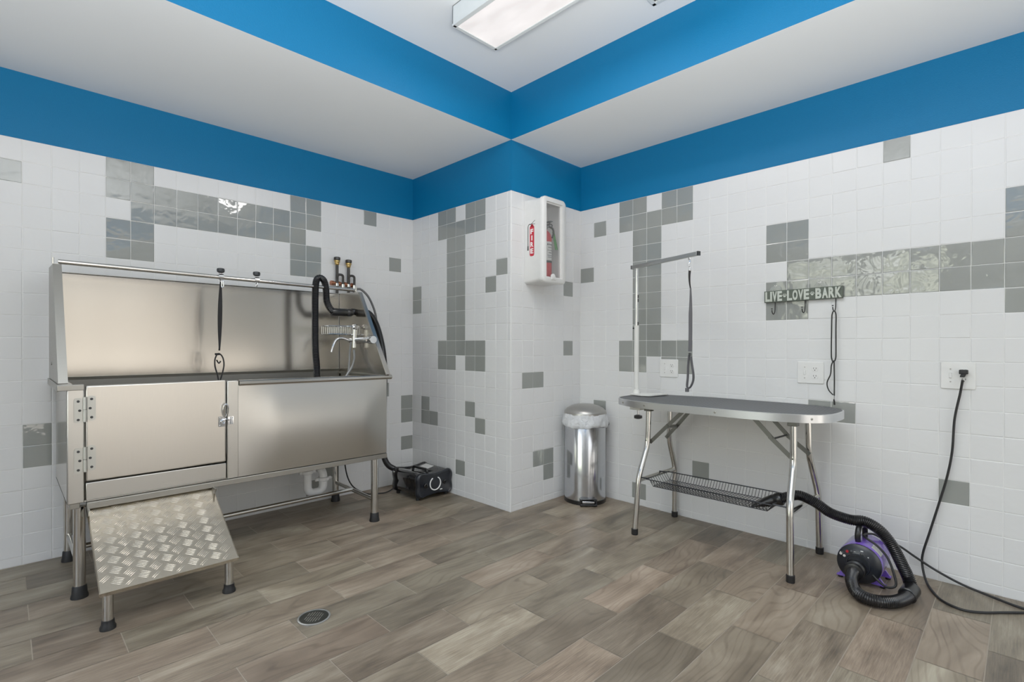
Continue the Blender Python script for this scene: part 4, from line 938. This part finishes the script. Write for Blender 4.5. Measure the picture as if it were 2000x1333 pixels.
# ------------------------------------------------------------------ outlet plates
def outlet(y0, y1, z0, z1, label):
    t = thing('wall_outlet', label, 'outlet', (XR, (y0 + y1) / 2, (z0 + z1) / 2), 'switch and socket plates on the right wall')
    x = XR; mb = MB(); P = rrect(y0, y1, z0, z1, 0.006, 3); mb.prism([(x - 0.006, a, b) for a, b in P], (0.006, 0, 0)); ob('face_plate', mb, 'plastic_white', t, bevel=0.003, seg=3)
    zc = (z0 + z1) / 2; W = y1 - y0; ysw = y1 - W * 0.29; yso = y0 + W * 0.33
    mb = MB(); mb.box((x - 0.012, ysw - 0.005, zc - 0.012), (x - 0.005, ysw + 0.005, zc + 0.012)); ob('switch', mb, 'plastic_white', t, bevel=0.0015)
    mb = MB()
    for dz in (-0.030, 0.030): mb = MB().lathe([(0.003, 0), (0.003, 0.0015), (0, 0.002)], (x - 0.006, ysw, zc + dz), n=10, rot=Matrix(((0, 0, -1), (1, 0, 0), (0, -1, 0)))); ob('screw', mb, 'steel_dull', t)
    for dz in (-0.0205, 0.0205):
        P = [(yso + 0.0165 * math.cos(2 * PI * k / 24), zc + dz + max(-0.0135, min(0.0135, 0.0165 * math.sin(2 * PI * k / 24)))) for k in range(24)]
        mb = MB(); mb.prism([(x - 0.0085, a, b) for a, b in P], (0.004, 0, 0)); s_ = ob('socket', mb, 'plastic_white', t, bevel=0.0008)
        mb = MB()
        for dy in (-0.006, 0.006): mb.box((x - 0.0089, yso + dy - 0.0012, zc + dz + 0.000), (x - 0.0084, yso + dy + 0.0012, zc + dz + 0.008))
        mb.lathe([(0.0028, 0), (0.0028, 0.0005)], (x - 0.0084, yso, zc + dz - 0.006), n=10, rot=Matrix(((0, 0, -1), (1, 0, 0), (0, -1, 0))))
        ob('slots', mb, 'slot_dark', s_)
    return yso, zc
outlet(1.622, 1.757, 0.911, 1.031, 'white switch and socket plate behind the grooming loop, nearest the pillar')
outlet(0.773, 0.905, 0.914, 1.034, 'white switch and socket plate left of the slip lead, below the sign')
yso, zso = outlet(0.160, 0.285, 0.920, 1.048, 'white switch and socket plate with a black plug in it')

# ------------------------------------------------------------------ purple blaster dryer
pd_ = thing('blaster_dryer', 'purple and black blaster dryer on the floor beside the grooming table', 'dryer', (2.93, 0.545, 0))
fx, fy, fz = 2.835, 0.546, 0.101
mb = MB().lathe([(0.086, 0.0), (0.090, 0.004), (0.091, 0.01), (0.091, 0.185), (0.086, 0.196), (0.06, 0.205), (0, 0.207)], (fx, fy, fz), 'X', 48); bdy = ob('body', mb, 'purple', pd_)
rotm = Matrix(((0, 0, -1), (1, 0, 0), (0, -1, 0)))     # profile height runs towards -X
mb = MB().lathe([(0.088, -0.012), (0.090, -0.004), (0.089, 0.004), (0.078, 0.013), (0.056, 0.019), (0.050, 0.021), (0.048, 0.026), (0.044, 0.026), (0.042, 0.020), (0, 0.020)], (fx, fy, fz), n=48, rot=rotm); fc = ob('front_panel', mb, 'panel_black', pd_)
mb = MB().lathe([(0.043, 0.015), (0.041, 0.042), (0.034, 0.046), (0.034, 0.054), (0.037, 0.058), (0.037, 0.074), (0.030, 0.076)], (fx, fy + 0.008, fz - 0.020), n=32, rot=rotm); ob('outlet_collar', mb, 'plastic_black', pd_)
def on_face(dy, dz): return (fx - 0.013, fy + dy, fz + dz)
mb = MB(); mb.lathe([(0.0075, 0), (0.0065, 0.008), (0.006, 0.012), (0, 0.012)], on_face(0.068, 0.036), n=16, rot=rotm); mb.lathe([(0.0065, 0), (0.006, 0.008), (0, 0.008)], on_face(0.055, 0.028), n=14, rot=rotm); ob('speed_knob', mb, 'chrome', fc)
mb = MB(); mb.lathe([(0.0065, 0), (0.006, 0.006), (0, 0.006)], on_face(0.044, 0.050), n=14, rot=rotm); ob('power_light', mb, 'button_red', fc)
for dy, dz in ((0.028, 0.052), (-0.014, 0.050)):
    mb = MB(); mb.lathe([(0.009, -0.002), (0.009, 0.006), (0.005, 0.009), (0, 0.009)], on_face(dy, dz), n=18, rot=rotm); ob('toggle', mb, 'knob_dark', fc)
for dy, dz, w in ((0.012, 0.056, 0.010), (-0.014, 0.066, 0.010), (-0.012, 0.036, 0.012), (-0.038, 0.044, 0.006), (0.053, 0.018, 0.004)):
    mb = MB(); p = on_face(dy, dz); mb.box((p[0] - 0.0055, p[1] - w / 2, p[2] - 0.0015), (p[0] + 0.004, p[1] + w / 2, p[2] + 0.0015)); ob('panel_marking', mb, 'ink_white', fc)
mb = MB()
a0_, a1_ = math.radians(30), math.radians(62)
for k in range(6):
    t0_ = a0_ + (a1_ - a0_) * k / 6; t1_ = a0_ + (a1_ - a0_) * (k + 1) / 6; R_ = 0.0917
    mb.poly([(fx + 0.025, fy - R_ * math.cos(t0_), fz + R_ * math.sin(t0_)), (fx + 0.075, fy - R_ * math.cos(t0_), fz + R_ * math.sin(t0_)), (fx + 0.075, fy - R_ * math.cos(t1_), fz + R_ * math.sin(t1_)), (fx + 0.025, fy - R_ * math.cos(t1_), fz + R_ * math.sin(t1_))])
ob('rating_label', mb, 'label_paper', bdy)
for x in (2.872, 3.000):
    for s in (-1, 1):
        mb = MB(); mb.prism([(x, fy + s * 0.030, fz - 0.080), (x, fy + s * 0.070, fz - 0.052), (x, fy + s * 0.096, 0.012), (x, fy + s * 0.092, 0.010), (x, fy + s * 0.050, 0.010)], (0.012, 0, 0))
        mb.box((x - 0.004, min(fy + s * 0.040, fy + s * 0.098), 0.010), (x + 0.020, max(fy + s * 0.040, fy + s * 0.098), 0.015))
        lg = ob('stand_bracket', mb, 'purple', pd_)
        mb = MB().lathe([(0.011, 0), (0.011, 0.011)], (x + 0.008, fy + s * 0.084, 0), n=12); ob('rubber_foot', mb, 'rubber_black', lg)
hw = [(fx + 0.045, fy + 0.012 + 0.0, 0.186), (fx + 0.030, fy + 0.012, 0.215), (fx + 0.038, fy + 0.011, 0.245), (fx + 0.06, fy + 0.010, 0.258), (fx + 0.11, fy + 0.006, 0.258), (fx + 0.14, fy + 0.004, 0.235), (fx + 0.145, fy + 0.004, 0.186)]
mb = MB(); mb.tube(smooth_path(hw, 0.006), 0.0125, 12); ob('carry_handle', mb, 'plastic_black', pd_)
hp = smooth_path([(fx - 0.045, fy + 0.008, 0.081), (fx - 0.085, fy + 0.008, 0.078), (fx - 0.130, fy + 0.002, 0.060), (fx - 0.170, fy - 0.022, 0.036), (fx - 0.195, fy - 0.062, 0.030), (fx - 0.190, fy - 0.110, 0.030), (fx - 0.150, fy - 0.155, 0.030), (fx - 0.080, fy - 0.186, 0.032), (fx - 0.02, fy - 0.194, 0.036)], 0.0036)
mb = MB(); mb.tube(hp, lambda i: 0.0265 * (1.0 if i % 2 == 0 else 0.90), 16); h1 = ob('air_hose', mb, 'hose_black', pd_)
hp2 = smooth_path([(fx - 0.015, fy - 0.192, 0.038), (fx + 0.018, fy - 0.190, 0.046), (fx + 0.036, fy - 0.180, 0.078), (2.872, 0.386, 0.125), (2.875, 0.425, 0.205), (2.886, 0.475, 0.262), (2.897, 0.535, 0.286), (2.894, 0.595, 0.282), (2.880, 0.675, 0.300), (2.862, 0.735, 0.340), (2.842, 0.800, 0.366), (2.822, 0.845, 0.356), (2.808, 0.880, 0.340)], 0.0036)
mb = MB(); mb.tube(hp2, lambda i: 0.0262 * (1.0 if i % 2 == 0 else 0.90), 16); h2 = ob('air_hose', mb, 'hose_black', pd_)
mb = MB(); rtm = Vector((1.0, -0.10, 0.10)).to_track_quat('Z', 'Y').to_matrix(); mb.lathe([(0.030, -0.040), (0.034, -0.036), (0.034, 0.034), (0.031, 0.038)], (fx - 0.020, fy - 0.191, 0.038), n=28, rot=rtm); ob('hose_cuff', mb, 'plastic_black', h1)
# flattened nozzle resting in the basket
mb = MB(); d = Vector((-0.10, 0.98, -0.42)).normalized(); sdv = Vector((1, 0.1, 0)).normalized(); upv = sdv.cross(d).normalized() * 1.0; o0 = Vector((2.810, 0.872, 0.343)); rings = []
for t, w, h_ in ((0.0, 0.030, 0.030), (0.006, 0.033, 0.033), (0.028, 0.033, 0.033), (0.034, 0.029, 0.029), (0.045, 0.030, 0.030), (0.085, 0.042, 0.024), (0.142, 0.060, 0.008), (0.146, 0.058, 0.006)):
    rings.append([mb.av(o0 + d * t + sdv * w * math.cos(2 * PI * k / 24) + upv * h_ * math.sin(2 * PI * k / 24)) for k in range(24)])
loft(mb, rings); ob('nozzle', mb, 'plastic_black', h2)
# cord: loop in front, over the handle, out to the wall plate
mb = MB(); mb.tube(smooth_path([(fx - 0.010, fy - 0.052, 0.072), (fx - 0.022, fy - 0.075, 0.056), (fx - 0.020, fy - 0.108, 0.034), (fx + 0.00, fy - 0.138, 0.040), (fx + 0.01, fy - 0.134, 0.080), (fx + 0.025, fy - 0.106, 0.150), (fx + 0.035, fy - 0.065, 0.192), (fx + 0.045, fy - 0.02, 0.214), (fx + 0.08, fy - 0.005, 0.218), (fx + 0.16, fy - 0.03, 0.205), (3.06, 0.475, 0.165), (3.105, 0.43, 0.140), (3.12, 0.37, 0.100), (3.128, 0.29, 0.055), (3.130, 0.20, 0.020), (3.110, 0.11, 0.008), (3.075, 0.03, 0.006), (3.060, -0.02, 0.006), (3.035, -0.015, 0.006), (2.965, 0.055, 0.006), (2.895, 0.125, 0.006), (2.868, 0.185, 0.006), (2.905, 0.25, 0.006), (2.985, 0.292, 0.006), (3.075, 0.325, 0.012), (3.128, 0.345, 0.06), (3.135, 0.345, 0.12), (3.138, 0.320, 0.23), (3.140, 0.283, 0.39), (3.140, 0.257, 0.51), (3.140, 0.240, 0.63), (3.140, 0.232, 0.78), (3.136, 0.213, 0.90), (3.128, 0.203, 0.97)], 0.008), 0.0052, 10); pc = ob('power_cord', mb, 'rubber_black', pd_)
mb = MB(); mb.box((XR - 0.036, yso - 0.016, zso + 0.008), (XR - 0.0086, yso + 0.016, zso + 0.028)); mb.prism([(XR - 0.034, yso - 0.010, zso + 0.010), (XR - 0.012, yso - 0.010, zso + 0.010), (XR - 0.014, yso - 0.004, zso - 0.006), (XR - 0.034, yso - 0.004, zso - 0.006)], (0, 0.018, 0)); ob('plug', mb, 'rubber_black', pc, bevel=0.003)

# ------------------------------------------------------------------ floor drain, ceiling light, vent
dr = thing('floor_drain', 'round metal floor drain set in the plank floor', 'drain', (0.900, 2.058, 0))
mb = MB().lathe([(0.064, 0.0002), (0.064, 0.0035), (0.061, 0.0045), (0.057, 0.004), (0.057, 0.0008)], (0.900, 2.058, 0), n=48, cap=False); ob('rim', mb, 'aluminium', dr)
mb = MB().lathe([(0, 0.0006), (0.0575, 0.0006), (0.0575, 0.0022), (0.046, 0.0030), (0, 0.0030)], (0.900, 2.058, 0), n=48)
gr = ob('grate', mb, 'drain_dark', dr)
mb = MB(); c_, s_ = math.cos(math.radians(-48)), math.sin(math.radians(-48))
for k in range(-4, 5):
    u0 = k * 0.0095; L_ = math.sqrt(max(0, 0.038 ** 2 - u0 ** 2))
    for a_, b_ in ((-L_, -0.003), (0.003, L_)):
        if b_ - a_ < 0.004: continue
        q = [(u0 - 0.0018, a_), (u0 + 0.0018, a_), (u0 + 0.0018, b_), (u0 - 0.0018, b_)]
        mb.prism([(0.900 + x * c_ - y * s_, 2.058 + x * s_ + y * c_, 0.0028) for x, y in q], (0, 0, 0.0016))
ob('bars', mb, 'steel_dull', gr)

cl = thing('ceiling_light', 'white boxed fluorescent ceiling light with glowing lens in the raised ceiling', 'ceiling light', (1.737, 1.42, ZC))
lx0, lx1, ly0, ly1, lz = 1.588, 1.884, 0.80, 2.026, 2.720
mb = MB()
mb.box((lx0, ly0, lz), (lx0 + 0.004, ly1, ZC - 0.001)); mb.box((lx1 - 0.004, ly0, lz), (lx1, ly1, ZC - 0.001)); mb.box((lx0, ly1 - 0.004, lz), (lx1, ly1, ZC - 0.001)); mb.box((lx0, ly0, lz), (lx1, ly0 + 0.004, ZC - 0.001)); mb.box((lx0, ly0, ZC - 0.004), (lx1, ly1, ZC - 0.001))
ob('housing', mb, 'fixture_white', cl)
mb = MB()
for a_, b_, c2, d2 in ((lx0 - 0.003, lx0 + 0.020, ly0, ly1), (lx1 - 0.016, lx1 + 0.003, ly0, ly1), (lx0, lx1, ly0, ly0 + 0.016), (lx0, lx1, ly1 - 0.016, ly1 + 0.003)): mb.box((a_, c2, lz - 0.006), (b_, d2, lz + 0.004))
ob('lens_frame', mb, 'fixture_white', cl, bevel=0.0015)
mb = MB(); mb.box((lx0 + 0.019, ly0 + 0.015, lz - 0.002), (lx1 - 0.015, ly1 - 0.015, lz + 0.002)); ob('lens', mb, 'lamp_lens', cl)
vt = thing('ceiling_vent', 'white slatted air vent in the raised ceiling', 'vent', (2.14, 1.16, ZC))
vx0, vx1, vy0, vy1 = 2.03, 2.288, 1.00, 1.312
mb = MB()
for a_, b_, c2, d2 in ((vx0, vx0 + 0.02, vy0, vy1), (vx1 - 0.02, vx1, vy0, vy1), (vx0, vx1, vy0, vy0 + 0.02), (vx0, vx1, vy1 - 0.02, vy1)): mb.box((a_, c2, ZC - 0.010), (b_, d2, ZC - 0.001))
ob('frame', mb, 'fixture_white', vt, bevel=0.002)
mb = MB()
for k in range(14):
    y = vy0 + 0.03 + k * 0.0185; mb.prism([(vx0 + 0.018, y, ZC - 0.012), (vx0 + 0.018, y + 0.012, ZC - 0.003), (vx0 + 0.018, y + 0.0135, ZC - 0.004), (vx0 + 0.018, y + 0.0015, ZC - 0.013)], (vx1 - vx0 - 0.036, 0, 0))
ob('louvres', mb, 'fixture_white', vt)
mb = MB(); mb.box((vx0 + 0.01, vy0 + 0.01, ZC - 0.0025), (vx1 - 0.01, vy1 - 0.01, ZC - 0.0008)); ob('backing', mb, 'slot_dark', vt)

# ------------------------------------------------------------------ light: daylight through the glazing behind, ceiling lamp, added upward fill
wd = bpy.data.worlds.new('World'); scene.world = wd; wd.use_nodes = True
nt = wd.node_tree; N = nt.nodes; Lk = nt.links; bg = N['Background']
tc = N.new('ShaderNodeTexCoord'); sp_ = N.new('ShaderNodeSeparateXYZ'); Lk.new(tc.outputs['Generated'], sp_.inputs[0])
nz_ = N.new('ShaderNodeTexNoise'); nz_.inputs['Scale'].default_value = 14; nz_.inputs['Detail'].default_value = 5; Lk.new(tc.outputs['Generated'], nz_.inputs['Vector'])
ad = N.new('ShaderNodeMath'); ad.operation = 'MULTIPLY_ADD'; Lk.new(nz_.outputs['Fac'], ad.inputs[0]); ad.inputs[1].default_value = 0.42; Lk.new(sp_.outputs[2], ad.inputs[2])
mr = N.new('ShaderNodeMapRange'); mr.inputs['From Min'].default_value = -0.3; mr.inputs['From Max'].default_value = 0.9; Lk.new(ad.outputs[0], mr.inputs['Value']); 
def wramp(stops):
    r = N.new('ShaderNodeValToRGB'); e = r.color_ramp.elements
    while len(e) < len(stops): e.new(0.5)
    for el, (p, c) in zip(e, stops): el.position = p; el.color = c
    Lk.new(mr.outputs['Result'], r.inputs['Fac']); return r.outputs['Color']
side_c = wramp([(0.0, (1.2, 1.26, 1.38, 1)), (0.36, (1.0, 1.04, 1.1, 1)), (0.42, (0.22, 0.24, 0.17, 1)), (0.47, (2.1, 2.2, 1.75, 1)), (0.53, (0.75, 0.80, 0.62, 1)), (0.60, (2.4, 2.5, 2.3, 1)), (0.68, (0.90, 1.02, 1.22, 1)), (1.0, (0.74, 0.92, 1.26, 1))])
back_c = wramp([(0.0, (1.35, 1.26, 1.14, 1)), (0.37, (1.0, 0.93, 0.84, 1)), (0.42, (0.45, 0.42, 0.37, 1)), (0.52, (0.62, 0.58, 0.52, 1)), (0.60, (1.0, 1.0, 0.98, 1)), (0.70, (1.0, 1.04, 1.1, 1)), (1.0, (0.85, 0.97, 1.15, 1))])
sm = N.new('ShaderNodeMapRange'); sm.inputs['From Min'].default_value = -0.10; sm.inputs['From Max'].default_value = 0.10
df = N.new('ShaderNodeMath'); df.operation = 'SUBTRACT'; Lk.new(sp_.outputs[0], df.inputs[0]); Lk.new(sp_.outputs[1], df.inputs[1]); Lk.new(df.outputs[0], sm.inputs['Value'])
mx = N.new('ShaderNodeMix'); mx.data_type = 'RGBA'; Lk.new(sm.outputs['Result'], mx.inputs[0]); Lk.new(side_c, mx.inputs[6]); Lk.new(back_c, mx.inputs[7])
Lk.new(mx.outputs[2], bg.inputs['Color']); bg.inputs['Strength'].default_value = 2.5
def portal(name, loc, rot, sx, sy):
    l = bpy.data.lights.new(name, 'AREA'); l.shape = 'RECTANGLE'; l.size = sx; l.size_y = sy; l.cycles.is_portal = True
    o = bpy.data.objects.new(name, l); COL.objects.link(o); o.location = loc; o.rotation_euler = rot
for w_ in (WB, WB2): portal('portal_back', ((w_[0] + w_[1]) / 2, -1.84, (w_[2] + w_[3]) / 2), (PI / 2, 0, 0), w_[1] - w_[0], w_[3] - w_[2])
for w_ in (WS,): portal('portal_side', (-1.84, (w_[0] + w_[1]) / 2, (w_[2] + w_[3]) / 2), (PI / 2, 0, -PI / 2), w_[1] - w_[0], w_[3] - w_[2])
def area(name, loc, sx, sy, e, col):
    l = bpy.data.lights.new(name, 'AREA'); l.shape = 'RECTANGLE'; l.size = sx; l.size_y = sy; l.energy = e; l.color = col
    o = bpy.data.objects.new(name, l); COL.objects.link(o); o.location = loc; return o
area('upward_fill', (0.25, 0.25, 1.45), 0.6, 0.6, 112, (0.985, 0.99, 1.0)).rotation_euler = (PI, 0, 0)  # added fill without a fixture, aimed up to brighten ceiling and room
area('ceiling_lamp', ((lx0 + lx1) / 2, (ly0 + ly1) / 2, lz - 0.012), 0.22, 1.1, 11, (1, 0.98, 0.96))

# ------------------------------------------------------------------ camera
F = Vector((0.70584034, 0.70835744, -0.00437657)); Rr = Vector((0.70836888, -0.70583978, 0.00193574)); Uu = Vector((0.00171796, 0.00446655, 0.99998855))
cam = bpy.data.cameras.new('Camera'); co = bpy.data.objects.new('Camera', cam); COL.objects.link(co)
M = Matrix((( Rr.x, Uu.x, -F.x, 0), (Rr.y, Uu.y, -F.y, 0), (Rr.z, Uu.z, -F.z, H), (0, 0, 0, 1)))
co.matrix_world = M
cam.sensor_width = 36; cam.sensor_fit = 'HORIZONTAL'; cam.lens = 997.48 / 2000 * 36
cam.shift_x = -(1001.9 - 1000) / 2000; cam.shift_y = (681.05 - 666.5) / 2000; cam.clip_start = 0.02
scene.camera = co
scene.view_settings.view_transform = 'Standard'; scene.view_settings.look = 'None'; scene.view_settings.exposure = -0.10; scene.view_settings.gamma = 1.14
scene.cycles.max_bounces = 10; scene.cycles.diffuse_bounces = 6; scene.cycles.glossy_bounces = 5; scene.cycles.transparent_max_bounces = 12; scene.cycles.sample_clamp_indirect = 6.0
